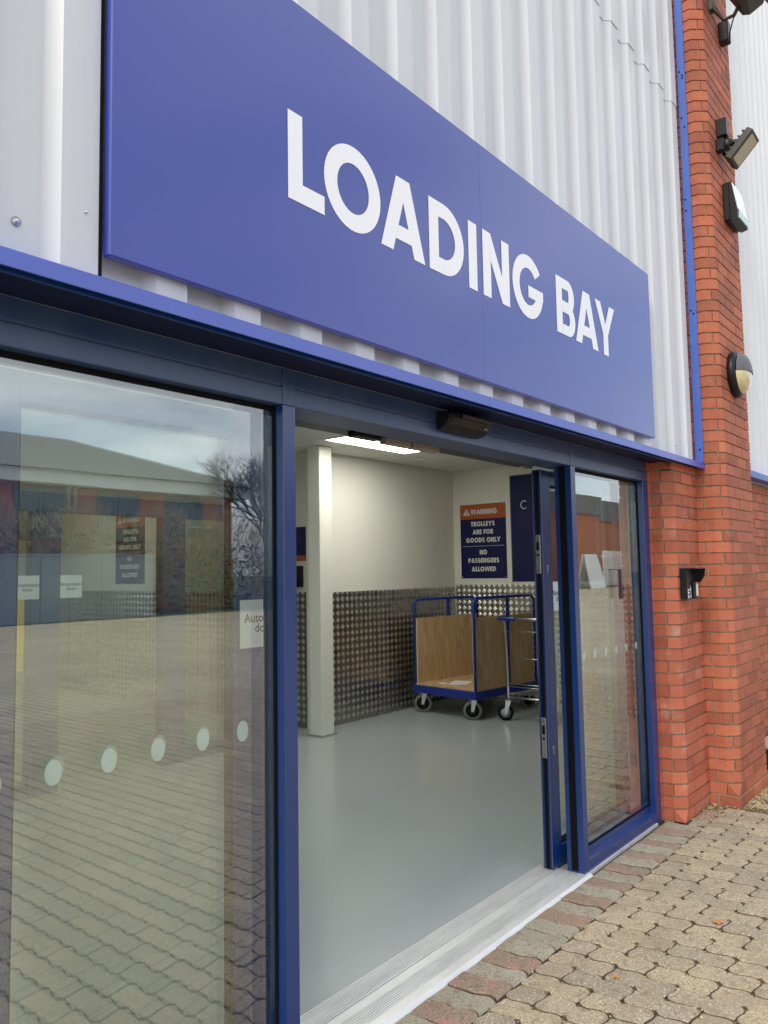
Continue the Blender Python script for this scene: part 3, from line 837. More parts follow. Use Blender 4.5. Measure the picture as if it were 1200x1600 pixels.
# door operator above the opening
op = MB(); op.box(1.7505, 3.7565, 1.96, 2.12, 2.122, 2.235, bev=.004)
operator = thing('door_operator', (2.75, 2.04, 2.06), 'dark grey sliding door operator box inside the top of the opening', 'door operator')
op.build('operator_case', M['dark_metal'], operator)
mb = MB(); mb.box(2.28, 2.44, 2.0, 2.05, 2.098, 2.1215, bev=.004); mb.build('safety_sensor', M['black'], operator)
sb = mat('sensor_beige', (.3, .25, .22), .4)
for a, c in ((2.475, 2.645), (2.66, 2.86)):
    mb = MB(); mb.box(a, c, 2.005, 2.045, 2.092, 2.1215, bev=.003); mb.build('sensor_module', sb, operator)
mb = MB(); mb.box(3.66, 3.70, 1.99, 2.02, 2.095, 2.1215); mb.build('end_stop', M['steel'], operator)

# movement sensor on the header
se = thing('motion_sensor', (2.75, 1.76, 2.15), 'black motion sensor housing on the blue header above the opening', 'sensor')
mb = MB(); n = 12
prof = [(1.799, 2.205), (1.745, 2.205), (1.716, 2.192), (1.712, 2.172), (1.735, 2.148), (1.765, 2.132), (1.799, 2.128)]
xs = [(2.545, .72), (2.56, .93), (2.60, 1), (2.80, 1), (2.845, .93), (2.862, .7)]
vs = []
for x, k in xs:
    for y, z in prof:
        vs.append((x, 1.799 + (y - 1.799) * k, 2.17 + (z - 2.17) * (0.6 + .4 * k)))
pn = len(prof); fs = [list(range(pn)), [len(vs) - pn + i for i in range(pn)][::-1]]
for i in range(len(xs) - 1):
    for k in range(pn - 1): fs.append([i * pn + k, i * pn + k + 1, (i + 1) * pn + k + 1, (i + 1) * pn + k])
mb.add(vs, fs); mb.build('housing', M['black'], se)
mb = MB(); mb.prism([(1.7085, 2.196), (1.704, 2.19), (1.706, 2.176), (1.716, 2.172), (1.724, 2.19)], 0, 2.60, 2.83); mb.build('visor', M['black'], se)
mb = MB(); mb.box(2.78, 2.81, 1.7185, 1.724, 2.150, 2.158); mb.build('status_window', M['grey_trim'], se)

# ------------------------------------------------------------------ sliding leaves
def lockplate(parent, x, z, first=True):
    mb = MB(); mb.box(x - .003, x, 1.962, 1.990, z - .10, z + .105, bev=.001); pl = mb.build('lock_plate', M['steel'], parent)
    mb = MB()
    mb.box(x - .0045, x - .0031, 1.969, 1.984, z + .022, z + .066); 
    mb.box(x - .0045, x - .0031, 1.970, 1.983, z - .008, z + .004)
    mb.lathe([(.003, 0), (.003, -.0015)], (x - .003, 1.976, z + .088), (1, 0, 0), 8); mb.lathe([(.003, 0), (.003, -.0015)], (x - .003, 1.976, z - .084), (1, 0, 0), 8)
    mb.build('bolt_slots', M['rubber'], pl)
def leaf(x0, x1, lead_left, label):
    t_ = thing('sliding_door', ((x0 + x1) / 2, 1.975, 0.01), label, 'sliding door', 'automatic sliding door leaves')
    s1, s2 = (.10, .09) if lead_left else (.10, .215)
    yl, yh = 1.949, 2.003
    st = MB(); gx0, gx1 = x0 + s1, x1 - s2
    ed = .0
    st.box(x0, gx0, yl, yh, .012, 2.09, bev=.002)
    st.box(gx1, x1, yl, yh, .012, 2.09, bev=.002)
    st.box(gx0, gx1, yl, yh, .012, .115, bev=.002); st.box(gx0, gx1, yl, yh, 2.01, 2.09, bev=.002)
    st.build('leaf_frame', M['frame_blue'], t_)
    gk = MB()
    for a, c in ((gx0 - .0, gx0 + .008), (gx1 - .008, gx1)): gk.box(a, c, 1.958, 1.994, .115, 2.01)
    gk.box(gx0 + .008, gx1 - .008, 1.958, 1.994, .115, .124); gk.box(gx0 + .008, gx1 - .008, 1.958, 1.994, 2.0, 2.01)
    gk.build('leaf_gasket', M['rubber'], t_)
    gp = MB(); gp.box(gx0 + .002, gx1 - .002, 1.966, 1.986, .117, 2.008); gp.build('leaf_glass', M['leaf_glass'], t_)
    return t_
lfR = leaf(3.710, 4.74, True, 'right hand sliding door leaf parked open with steel lock plates on its edge')
mb = MB(); mb.box(3.7065, 3.7099, 1.966, 1.986, .015, 2.085); mb.build('edge_seal', M['rubber'], lfR)
mb = MB(); mb.box(3.7067, 3.7099, 1.9505, 1.954, .015, 2.085); mb.box(3.7067, 3.7099, 1.998, 2.0015, .015, 2.085); mb.build('edge_trim', M['grey_trim'], lfR)
lockplate(lfR, 3.7065, 1.635); lockplate(lfR, 3.7065, .675)
for z in (1.562, .612):
    mb = MB(); mb.lathe([(.0075, 0), (.0075, -.003)], (3.753, 1.949, z + .012), (0, 1, 0), 12); mb.box(3.749, 3.757, 1.946, 1.9485, z - .022, z + .008); mb.build('keyhole', M['steel'], lfR)
lfL = leaf(0.82, 1.835, False, 'left hand sliding door leaf parked behind the large glass pane')
dots(lfL, [1.04 + .0, 1.195, 1.352, 1.51], 1.9645, 1.066, .031)
dots(lfR, [3.90, 4.05, 4.20, 4.35, 4.50], 1.9645, 1.062, .03)
def door_sticker(parent, x, y, z, w_=.205, h_=.155, grp=None):
    mb = MB(); mb.box(x, x + w_, y - .0008, y, z - h_ / 2, z + h_ / 2); st = mb.build('door_sticker', M['sticker'], parent)
    font_text('sticker_text', 'Automatic\ndoor', .040, face_my(x + w_ / 2, y - .0011, z + .005), M['ink'], st, offset=.0006, space=.82)
door_sticker(lfL, 1.640, 1.9485, 1.397)
door_sticker(lfR, 3.812, 1.9655, 1.41)

# threshold mat in the opening
th = thing('threshold_plate', (2.75, 1.92, 0), 'ribbed silver aluminium threshold plate across the door opening', 'threshold')
b = MB(); b.prism([(1.772, -.006), (1.788, .0105), (1.826, .0115), (1.826, .004), (1.788, .0)], 0, 1.55, 3.80)
b.box(1.75, 3.757, 1.905, 1.945, -.01, .0085); b.build('base_plate', M['alu'], th)
b = MB(); b.box(1.75, 3.757, 1.8265, 1.9045, -.01, .0045); b.box(1.75, 3.757, 1.9455, 2.05, -.01, .0045); b.build('groove_bed', mat('dirty_groove', (.13, .125, .11), .8, var=.3, vscale=20), th)
rib_m = mat('rib_aluminium', (.82, .82, .80), .4, metal=.35, var=.12, vscale=6, stretch=(.5, 4, 1))
b = MB()
for i in range(7): y = 1.8300 + i * .0108; b.box(1.751, 3.756, y, y + .0050, .0045, .0110)
for i in range(9): y = 1.9500 + i * .0110; b.box(1.751, 3.756, y, y + .0050, .0045, .0110)
b.build('ribs', rib_m, th)

# ================================================================== INTERIOR
fl_ = MB(); fl_.box(-3.2, 8.10, 1.90, 12.2, -.06, .0); 
fl_.box(1.3, 4.0, 1.896, 1.90, -.06, -.001)
tag(fl_.build('floor', M['floor']), kind='structure')
ceil = MB(); ceil.box(-3.2, 8.1, 2.131, 12.2, 2.80, 2.83)
cl = tag(ceil.build('ceiling', M['ceiling']), kind='structure')
gr = MB()
for i in range(-3, 15):
    x = 5.170 + (i - 5) * .6
    if -3 < x < 8: gr.box(x - .007, x + .007, 2.2, 12, 2.7965, 2.7995)
for j in range(0, 17):
    y = 4.40 + (j - 3) * .6 - .0
    if 2.2 < y < 12: gr.box(-3, 8.05, y - .007, y + .007, 2.7962, 2.7992)
g_ = gr.build('ceiling_grid', M['ceiling']); g_.parent = cl
def cream_wall(x0, x1, y0, y1, z1, label, name='interior_wall'):
    mb = MB(); mb.box(x0, x1, y0, y1, 0, z1)
    o = mb.build(name, M['cream']); tag(o, label, 'wall'); return o
cream_wall(5.585, 8.20, 5.480, 5.60, 2.83, 'cream back wall of the lobby behind the trolleys')
cream_wall(8.077, 8.20, 1.9, 5.479, 2.83, 'cream side wall of the lobby that carries the warning sign')
cream_wall(5.60, 5.72, 5.601, 12.2, 2.83, 'cream passage wall seen behind the white column')
cream_wall(-3.2, 5.599, 12.0, 12.2, 2.83, 'cream end wall at the far end of the inner passage')
cream_wall(-3.4, -3.2, 1.9, 12.2, 2.83, 'cream left wall of the lobby seen through the large glass pane')

# tread plate wainscots
def tread(name, label, fn, L, H, skirt=True):
    t_ = thing(name, fn(0, 0, 0), label, 'wall plate')
    mb = MB(); 
    vs = [fn(0, 0, .0), fn(L, 0, .0), fn(L, H, .0), fn(0, H, .0), fn(0, 0, .004), fn(L, 0, .004), fn(L, H, .004), fn(0, H, .004)]
    mb.add(vs, [(0, 3, 2, 1), (4, 5, 6, 7), (0, 1, 5, 4), (1, 2, 6, 5), (2, 3, 7, 6), (3, 0, 4, 7)])
    mb.build('plate_sheet', M['plate'], t_)
    mb = MB(); p, q_ = .0735, .0710
    for i in range(int(L / p) + 1):
        for j in range(int(H / q_) + 1):
            cx, cz = (i + .55) * p, H - (j + .06) * q_
            rings = []
            for rx, rz, d in ((.0290, .0300, .004), (.0215, .0225, .0072), (.0150, .0160, .0066), (.0080, .0085, .0043)):
                rings += [fn(min(L, cx + rx), cz, d), fn(cx, min(H, cz + rz), d), fn(max(0, cx - rx), cz, d), fn(cx, max(0, cz - rz), d)]
            if cx - .02 > L or cz < .01: continue
            fs = [(12, 13, 14, 15)]
            for r in range(3):
                for k in range(4): fs.append((r * 4 + k, r * 4 + (k + 1) % 4, r * 4 + 4 + (k + 1) % 4, r * 4 + 4 + k))
            mb.add(rings, fs)
    o = mb.build('tread_pattern', M['lozenge'], t_)
    sx = 0
    while sx + .72 < L:
        sx += .72; mb = MB()
        vs = [fn(sx - .0015, .0, .004), fn(sx + .0015, .0, .004), fn(sx + .0015, H, .004), fn(sx - .0015, H, .004)] + [fn(sx - .0015, .0, .0078), fn(sx + .0015, .0, .0078), fn(sx + .0015, H, .0078), fn(sx - .0015, H, .0078)]
        mb.add(vs, [(0, 3, 2, 1), (4, 5, 6, 7), (0, 1, 5, 4), (1, 2, 6, 5), (2, 3, 7, 6), (3, 0, 4, 7)]); mb.build('sheet_joint', M['rubber'], t_)
    return t_
tread('tread_plate', 'diamond tread plate cladding the lower lobby back wall behind the trolleys', lambda u, v, d: (5.80 + u, 5.4795 - d, v + .004), 2.27, 1.35)
tread('tread_plate', 'diamond tread plate on the lower side wall below the warning sign', lambda u, v, d: (8.0765 - d, 5.46 - u, v + .004), 3.5, 1.375)
tread('tread_plate', 'narrow strip of diamond tread plate visible between the door post and the white column', lambda u, v, d: (5.5995 - d, 11.0 - u, v + .004), 5.38, 1.36)

# column
co_ = thing('column', (5.46, 5.28, 0), 'square white boxed column standing on the lobby floor', 'column')
b = MB(); b.box(5.380, 5.555, 5.209, 5.371, .012, 2.799, bev=.004); b.build('column_shaft', M['column_white'], co_)
b = MB(); b.box(5.362, 5.573, 5.191, 5.389, .0005, .012); b.build('base_plate', M['steel'], co_)

# ceiling light panels
def light(x, y, label):
    t_ = thing('ceiling_light', (x, y, 2.80), label, 'ceiling light', 'recessed ceiling light panels')
    mb = MB(); mb.box(x - .596, x + .596, y - .296, y + .296, 2.790, 2.796); mb.build('diffuser', M['light_on'], t_)
    mb = MB()
    mb.box(x - .600, x + .600, y - .30, y - .2965, 2.788, 2.797); mb.box(x - .600, x + .600, y + .2965, y + .30, 2.788, 2.797)
    mb.box(x - .600, x - .5965, y - .2965, y + .2965, 2.788, 2.797); mb.box(x + .5965, x + .600, y - .2965, y + .2965, 2.788, 2.797)
    mb.build('light_rim', M['white_paint'], t_)
light(5.775, 4.63, 'lit rectangular light panel in the lobby ceiling')
light(3.37, 4.03, 'unseen extra ceiling panel added to light the left part of the lobby behind the big pane')  # extra panel out of view, added to brighten the lobby's left side
light(4.0, 8.9, 'unseen extra ceiling panel added to light the inner passage beyond the glazed screen')  # another unseen panel, added as a light source for the passage

# warning sign on the side wall
def warning_sign(xw, y0, label):
    t_ = thing('warning_sign', (xw, y0 - .325, 1.455), label, 'sign', 'trolley warning signs')
    def fn(u, v, l): return (xw - .0062 - l, y0 - u, 1.455 + v)
    mb = MB(); mb.box(xw - .005, xw, y0 - .650, y0, 1.455, 2.365); mb.build('sign_plate', M['navy'], t_)
    mb = MB(); mb.box(xw - .0058, xw - .0051, y0 - .650, y0, 2.183, 2.365); mb.build('orange_band', M['orange'], t_)
    mb = MB()
    text_line(mb, 'WARNING', fn, 0, .785, .062, .27, .07, left=.155)
    for s, v in (('TROLLEYS', .638), ('ARE FOR', .540), ('GOODS ONLY', .440), ('NO', .290), ('PASSENGERS', .190), ('ALLOWED', .085)):
        text_line(mb, s, fn, .325, v, .058, .28, .07, squeeze=.96)
    put_poly(mb, R_(.03, .392, .62, .396), fn, 0)
    mb.build('sign_text', M['grey_text'], t_)
    mb = MB(); put_poly(mb, [(.04, .775), (.148, .775), (.094, .868)], fn, 0); tri = mb.build('warning_triangle', M['grey_text'], t_)
    mb = MB(); put_poly(mb, [(.090, .802), (.098, .802), (.101, .842), (.087, .842)], fn, .0004); put_poly(mb, R_(.089, .785, .099, .795), fn, .0004)
    mb.build('exclamation_mark', M['orange'], tri)
    for u in (.02, .63):
        for v in (.02, .89):
            mb = MB(); mb.lathe([(.006, 0), (.005, -.003), (0, -.004)], (xw - .006, y0 - u, 1.455 + v), (1, 0, 0), 8)
            mb.build('fixing_screw', M['steel'], t_)
warning_sign(8.0765, 5.373, 'orange and navy TROLLEYS ARE FOR GOODS ONLY warning sign on the wall above the trolleys')
warning_sign(5.5995, 9.12, 'copy of the orange and navy trolley warning sign seen through the large glass pane')
# large navy panel with a letter
np_ = thing('wall_sign', (8.07, 4.3, 1.42), 'tall navy wall panel beside the warning sign, half hidden by the door leaf', 'sign')
mb = MB(); mb.box(8.066, 8.0765, 3.40, 4.640, 1.415, 2.665); mb.build('sign_plate', M['navy'], np_)
mb = MB(); mb.box(8.062, 8.0765, 4.641, 4.652, 1.405, 2.675); mb.box(8.062, 8.0765, 3.40, 4.640, 2.666, 2.675); mb.build('sign_edge', M['grey_trim'], np_)
mb = MB()
for k, P in enumerate(glyph('C', 1.0, .12)): put_poly(mb, [(u * .095, v * .10) for u, v in P], lambda x, y, l: (8.0655, 4.515 - x, 2.265 + y), 0)
mb.build('sign_text', M['grey_text'], np_)
# small sign and dispenser left of the column
ws = thing('wall_sign', (5.59, 5.95, 1.68), 'small navy wall sign with orange foot just right of the blue door post', 'sign')
mb = MB(); mb.box(5.592, 5.5995, 5.62, 6.25, 1.735, 2.03); mb.build('sign_plate', M['navy'], ws)
mb = MB(); mb.box(5.592, 5.5995, 5.62, 6.25, 1.68, 1.7349); mb.build('orange_band', M['orange'], ws)
dp = thing('dispenser', (5.56, 5.9, 1.4), 'black wall dispenser below the small navy sign by the door post', 'dispenser')
mb = MB(); mb.prism([(5.5995, 1.415), (5.55, 1.415), (5.545, 1.56), (5.52, 1.63), (5.5995, 1.63)], 1, 5.66, 5.95); mb.build('dispenser_body', M['black'], dp)
mb = MB(); mb.box(5.53, 5.548, 5.70, 5.9, 1.44, 1.5); mb.build('dispenser_lever', M['dark_metal'], dp)

# inner glazed screen with automatic doors
sc = thing('glazed_screen', (3.4, 5.55, 0), 'inner blue framed glazed screen seen through the large glass pane', 'screen')
for a, c in ((1.50, 1.60), (2.705, 2.925), (3.81, 4.035), (5.05, 5.15), (.2, .3)):
    b = MB(); b.box(a, c, 5.50, 5.60, .005, 2.04, bev=.003); b.build('screen_post', M['frame_dusty'], sc)
b = MB(); b.box(-1, 5.15, 5.50, 5.60, 2.041, 2.18, bev=.003); b.build('screen_header', M['frame_dusty'], sc)
b = MB(); b.box(-1, 5.15, 5.505, 5.59, 2.181, 2.795); b.build('header_infill', M['far_grey'], sc)
for a, c in ((.3, 1.5), (1.6, 2.704), (4.036, 5.049)):
    b = MB(); b.box(a, c, 5.51, 5.58, .005, .11); b.build('bottom_rail', M['frame_dusty'], sc)
for a, c in ((.3, 1.5), (1.6, 2.704), (4.036, 5.049)):
    b = MB(); b.box(a, c, 5.535, 5.545, .11, 2.04); b.build('screen_glass', M['leaf_glass'], sc)
door_sticker(sc, 2.59, 5.497, 1.487, .17, .17); door_sticker(sc, 2.92, 5.497, 1.487, .17, .17)
b = MB(); b.box(2.585, 2.65, 5.492, 5.499, .9, 1.40); b.build('yellow_tape', M['yellow'], sc)

# ------------------------------------------------------------------ platform trolley with plywood sides
def wheel(mb_t, mb_h, c, axis, r, wd):
    mb_t.lathe([(r * .72, -wd / 2), (r * .93, -wd / 2), (r, -wd * .25), (r, wd * .25), (r * .93, wd / 2), (r * .72, wd / 2), (r * .72, -wd / 2)], c, axis, 28, caps=False)
    mb_h.lathe([(r * .72, -wd * .38), (r * .3, -wd * .45), (.006, -wd * .55), (.006, wd * .55), (r * .3, wd * .45), (r * .72, wd * .38)], c, axis, 20)
def caster(parent, x, y, ztop, r, wd, ax, tyre, hub, trail=0.0):
    """ax = wheel axle direction (unit, horizontal)"""
    t1, h1, fk = MB(), MB(), MB()
    axv = Vector(ax); fwd = Vector((-axv.y, axv.x, 0)); c = Vector((x, y, r)) + fwd * trail
    wheel(t1, h1, c, ax, r, wd)
    for s in (-1, 1):
        a = c + axv * s * (wd / 2 + .006)
        tp = Vector((x, y, ztop - .012)) + axv * s * (wd / 2 + .006)
        wv = fwd * .018
        q = [a - wv * .7 - Vector((0, 0, .012)), a + wv * .7 - Vector((0, 0, .012)), tp + wv * 1.6, tp - wv * 1.6]
        off = axv * .0025
        vs = [p - off for p in q] + [p + off for p in q]
        fk.add(vs, [(0, 3, 2, 1), (4, 5, 6, 7), (0, 1, 5, 4), (1, 2, 6, 5), (2, 3, 7, 6), (3, 0, 4, 7)])
    fk.lathe([(wd * .8, 0), (wd * .8, .010)], (x, y, ztop - .016), (0, 0, 1), 16)
    fk.box(x - .05, x + .05, y - .04, y + .04, ztop - .006, ztop)
    fk.tube([c - axv * (wd / 2 + .012), c + axv * (wd / 2 + .012)], .006, 8)
    k = fk.build('caster_fork', M['steel'], parent)
    w1 = t1.build('wheel', tyre, parent); h1.build('hub', hub, w1)
tro = thing('platform_trolley', (6.95, 5.31, 0), 'blue steel platform trolley with plywood sides parked in the lobby corner', 'trolley')
x0, x1, ya, yb = 6.95, 8.07, 4.415, 5.31
b = MB()
b.box(x0, x0 + .04, ya, yb, .215, .298, bev=.003); b.box(x1 - .04, x1, ya, yb, .215, .298, bev=.003)
b.box(x0 + .04, x1 - .04, ya, ya + .04, .215, .298, bev=.003); b.box(x0 + .04, x1 - .04, yb - .04, yb, .215, .298, bev=.003)
b.build('chassis', M['trolley_blue'], tro)
b = MB(); b.box(x0 + .012, x1 - .012, ya + .012, yb - .012, .2985, .314); b.build('deck', M['plywood'], tro)
def hoop(yc, top):
    r = .075; pts = [(x0 + .02, yc, .25), (x0 + .02, yc, top - r)]
    for k in range(1, 7): an = math.pi / 2 * k / 6; pts.append((x0 + .02 + r - r * math.cos(an), yc, top - r + r * math.sin(an)))
    for k in range(0, 7): an = math.pi / 2 * k / 6; pts.append((x1 - .02 - r + r * math.sin(an), yc, top - r + r * math.cos(an)))
    pts.append((x1 - .02, yc, .25))
    m_ = MB(); m_.tube(pts, .0165, 12); xm = (x0 + x1) / 2 + .04; m_.box(xm - .019, xm + .019, yc - .009, yc + .009, .28, top - .008)
    m_.build('side_frame', M['trolley_blue'], tro)
hoop(yb - .018, 1.235); hoop(ya + .018, 1.262)
b = MB(); b.box(x0 + .035, x1 - .035, yb - .050, yb - .036, .3145, 1.030); b.build('side_panel', M['plywood'], tro)
b = MB(); b.box(x0 + .035, x1 - .035, ya + .036, ya + .050, .3145, 1.060); b.build('side_panel', M['plywood'], tro)
pe = mat('ply_edge', (.62, .48, .3), .6)
b = MB(); b.box(x0 + .03, x0 + .0345, ya + .034, ya + .052, .3145, 1.060); b.build('panel_edge', pe, tro)
b = MB(); b.box(x0 + .03, x0 + .0345, yb - .052, yb - .034, .3145, 1.03); b.build('panel_edge', pe, tro)
for cx, cy in ((x0 + .06, ya + .07), (x0 + .06, yb - .12), (x1 - .09, ya + .07), (x1 - .09, yb - .12)):
    caster(tro, cx, cy, .214, .098, .038, (.84, .54, 0) if cx < 7.4 else (.3, .95, 0), M['tyre_grey'], M['black'], .02)
tro.rotation_euler = (0, 0, rad(-6.4))
for k, (cx, cy, a, s1, s2, lb) in enumerate(((7.22, 4.86, .3, .15, .10, 'white sheet of paper lying on the trolley deck'), (7.10, 5.0, 1.0, .05, .04, 'small pale torn scrap on the plywood trolley deck left of the paper sheet'), (7.08, 4.72, -.4, .04, .05, 'small greenish scrap near the front edge of the trolley deck'))):
    mb = MB(); c_, s_ = math.cos(a), math.sin(a); z = .3165
    q = [(-s1, -s2), (s1, -s2), (s1, s2), (-s1, s2)]
    mb.add([(cx + u * c_ - v * s_, cy + u * s_ + v * c_, z + (.004 if i == 2 else 0)) for i, (u, v) in enumerate(q)] + [(cx + u * c_ - v * s_, cy + u * s_ + v * c_, z - .001) for u, v in q], [(0, 1, 2, 3), (4, 7, 6, 5), (0, 4, 5, 1), (1, 5, 6, 2), (2, 6, 7, 3), (3, 7, 4, 0)])
    tag(mb.build('paper_sheet' if k == 0 else 'paper_scrap', M['paper'] if k < 2 else mat('green_paper', (.35, .42, .3), .6)), lb, 'paper')

# wire shopping trolley
ct = thing('wire_trolley', (7.45, 3.9, 0), 'chrome wire flatbed trolley with blue handle grip parked beside the platform trolley', 'trolley')
b = MB()
ya, yb = 3.62, 4.19
for y in (ya, yb):
    b.tube([(7.115, y, .215), (7.110, y, .60), (7.085, y, .99), (7.06, y, 1.035), (7.02, y, 1.05)], .0125, 10)
    b.tube([(7.115, y, .265), (7.55, y, .24), (7.98, y, .225)], .011, 8)
b.tube([(7.98, ya, .225), (7.98, yb, .225)], .011, 8); b.tube([(7.115, ya, .235), (7.115, yb, .235)], .011, 8)
b.build('tube_frame', M['steel'], ct)
b = MB()
for z in (.915, .640, .375, .345): b.tube([(7.112, ya, z), (7.112, yb, z)], .0042, 6)
for i in range(9): yy = ya + .03 + i * (yb - ya - .06) / 8; b.tube([(7.125, yy, .272), (7.97, yy, .236)], .0035, 6)
for i in range(5): xx = 7.2 + i * .18; b.tube([(xx, ya, .262 - (xx - 7.1) * .04), (xx, yb, .262 - (xx - 7.1) * .04)], .0035, 6)
b.build('wire_mesh', M['steel'], ct)
b = MB(); b.tube([(7.02, ya - .02, 1.05), (7.02, yb - .16, 1.05)], .014, 12); b.build('handle_bar', M['steel'], ct)
b = MB(); b.tube([(7.02, yb - .16, 1.05), (7.02, yb - .15, 1.05), (7.02, yb + .03, 1.05), (7.02, yb + .045, 1.05)], [.017, .021, .021, .015], 14); b.build('handle_grip', M['trolley_blue'], ct)
for cx, cy in ((7.09, yb - .01), (7.09, ya + .01), (7.93, yb - .01), (7.93, ya + .01)):
    caster(ct, cx, cy, .216, .080, .030, (.86, .5, 0) if cx < 7.5 else (.3, .95, 0), M['rubber'], mat('hub_grey', (.35, .35, .34), .4) if 'hub_grey' not in bpy.data.materials else bpy.data.materials['hub_grey'], .03)

# ================================================================== THINGS ON THE PIERS
# keypad box with hood
kp = thing('keypad', (5.0, 1.63, 1.44), 'black hooded keypad box with white lettering on the short brick pier', 'keypad')
b = MB(); b.box(4.975, 5.155, 1.622, 1.664, 1.352, 1.548, bev=.003); b.build('backplate', M['black'], kp)
b = MB()   # hood: top plus curved side cheek
b.box(4.975, 5.155, 1.560, 1.6218, 1.543, 1.548)
ck = [(1.6218, 1.543), (1.560, 1.543)] + [(1.560 + .062 * (1 - math.cos(rad(a))), 1.543 - .095 * math.sin(rad(a))) for a in (20, 40, 60, 80, 90)]
b.prism(ck, 0, 5.150, 5.155); b.build('hood', M['black'], kp)
b = MB(); b.box(5.072, 5.125, 1.600, 1.6218, 1.358, 1.462, bev=.006); kb = b.build('key_body', M['dark_metal'], kp)
b = MB()
for i in range(6):
    z = 1.372 + i * .0125
    b.box(5.084, 5.113, 1.5975, 1.5999, z, z + .0112)
b.build('key_buttons', M['white_paint'], kb)
b = MB(); b.lathe([(.005, 0), (.005, -.002)], (5.098, 1.5998, 1.453), (0, 1, 0), 10); b.build('indicator', M['white_paint'], kb)
# vertical lettering, read from the foot upwards
m_rot = Matrix(((0, -1, 0, 0), (0, 0, -1, 0), (1, 0, 0, 0), (0, 0, 0, 1)))
font_text('keypad_text', 'PTI', .042, Matrix.Translation((5.018, 1.6212, 1.360)) @ m_rot, M['white_vinyl'], kp, align='LEFT', offset=.0018)
font_text('keypad_text', 'ACCESS', .0175, Matrix.Translation((5.053, 1.6212, 1.362)) @ m_rot, M['white_vinyl'], kp, align='LEFT', offset=.0012)
bpy.data.objects.remove(bpy.data.objects['keypad_text.001'])
b = MB()
for (z0_, z1_, xa, xb) in ((1.362, 1.392, 5.034, 5.050), (1.394, 1.399, 5.036, 5.050), (1.401, 1.428, 5.033, 5.048), (1.430, 1.437, 5.036, 5.047)):
    b.add([(xa, 1.6212, z0_), (xb, 1.6212, z0_ + .002), (xb - .003, 1.6212, z1_), (xa + .002, 1.6212, z1_)], [(0, 1, 2, 3)])
b.build('keypad_lettering', M['white_vinyl'], kp)
for x, z in ((4.983, 1.358), (5.146, 1.539)):
    b = MB(); b.lathe([(.004, 0), (.004, -.002)], (x, 1.6218, z), (0, 1, 0), 8); b.build('box_screw', M['steel'], kp)

# round bulkhead lamp
bl = thing('bulkhead_light', (5.77, 1.43, 2.92), 'round black bulkhead light with half covered yellow lens on the tall pier', 'wall light')
c = (5.745, 1.483, 2.905)
b = MB(); b.lathe([(.158, 0), (.163, -.010), (.163, -.030), (.155, -.046), (.142, -.054), (.0, -.054)], c, (0, 1, 0), 40); b.build('lamp_body', M['black'], bl)
def dome(half, name, material, scale=1.0):
    m_ = MB(); R0 = .140 * scale; n_, k_ = 32, 8; vs = []; fs = []
    for i in range(n_ + 1):
        for j in range(k_ + 1):
            r = R0 * j / k_; an = math.pi * i / n_ + (0 if half > 0 else math.pi)
            z = r * math.sin(an); 
            zz = z if half < 0 else z
            y = -.054 - .062 * scale * math.sqrt(max(0, 1 - (r / R0) ** 2)) 
            bend = .018 * math.cos(an) ** 2 * (1 if half > 0 else 1)
            vs.append((c[0] + r * math.cos(an), c[1] + y - (.004 if half > 0 else 0), c[2] + zz))
    for i in range(n_):
        for j in range(k_):
            a = i * (k_ + 1) + j; fs.append((a, a + 1, a + k_ + 2, a + k_ + 1))
    m_.add(vs, fs, 0, True); return m_.build(name, material, bl)
dome(-1, 'lens', M['lens']); dome(1, 'eyelid_cover', M['grey_trim'], 1.03)
b = MB(); b.lathe([(.005, 0), (.005, -.004)], (5.66, 1.483 - .053, 3.02), (0, 1, 0), 8); b.build('cover_screw', M['steel'], bl)

# emergency light box (hanging exit light)
el = thing('emergency_light', (5.83, 1.44, 4.13), 'black emergency light box with clear cover on the tall pier under the floodlight', 'wall light')
b = MB(); b.box(5.715, 5.985, 1.440, 1.4835, 4.02, 4.30, bev=.006); b.build('back_box', M['black'], el)
b = MB(); b.prism([(1.440, 4.01), (1.440, 4.30), (1.425, 4.30), (1.392, 4.09), (1.392, 4.02)], 0, 5.716, 5.984); b.build('front_housing', M['black'], el)
b = MB(); b.prism([(1.4248, 4.29), (1.421, 4.294), (1.388, 4.093), (1.3915, 4.09)], 0, 5.725, 5.975); b.build('clear_cover', M['clear_lens'], el)
b = MB(); b.box(5.75, 5.97, 1.384, 1.3915, 4.03, 4.085); b.build('lamp_strip', mat('pale_strip', (.5, .7, .65), .3), el)

# security floodlight with motion head
def rbox(mb, M4, sx, sy, sz, mi=0, bev=.003):
    t_ = MB(); t_.box(-sx / 2, sx / 2, -sy / 2, sy / 2, -sz / 2, sz / 2, bev=bev)
    mb.add([M4 @ Vector(v) for v in t_.v], t_.f, mi)
fl1 = thing('floodlight', (5.80, 1.42, 4.5), 'black security floodlight with motion detector pointing away from the tall pier', 'floodlight')
b = MB(); b.box(5.63, 5.70, 1.415, 1.4835, 4.61, 4.74, bev=.005); b.build('junction_box', M['black'], fl1)
b = MB(); b.tube([(5.67, 1.44, 4.61), (5.67, 1.43, 4.56)], .014, 10); b.tube([(5.68, 1.45, 4.50), (5.68, 1.42, 4.44), (5.70, 1.40, 4.42), (5.70, 1.375, 4.45)], .014, 10)
b.lathe([(.038, 0), (.042, .02), (.042, .05), (.034, .065)], (5.68, 1.425, 4.52), (0, 0, 1), 20); b.box(5.60, 5.66, 1.43, 1.4835, 4.49, 4.58, bev=.006)
b.build('bracket', M['black'], fl1)
b = MB(); b.lathe([(.036, 0), (.038, .02), (.038, .045), (.02, .06)], (5.70, 1.40, 4.55), (.5, -.6, .1), 20); b.build('motion_head', M['dark_metal'], fl1)
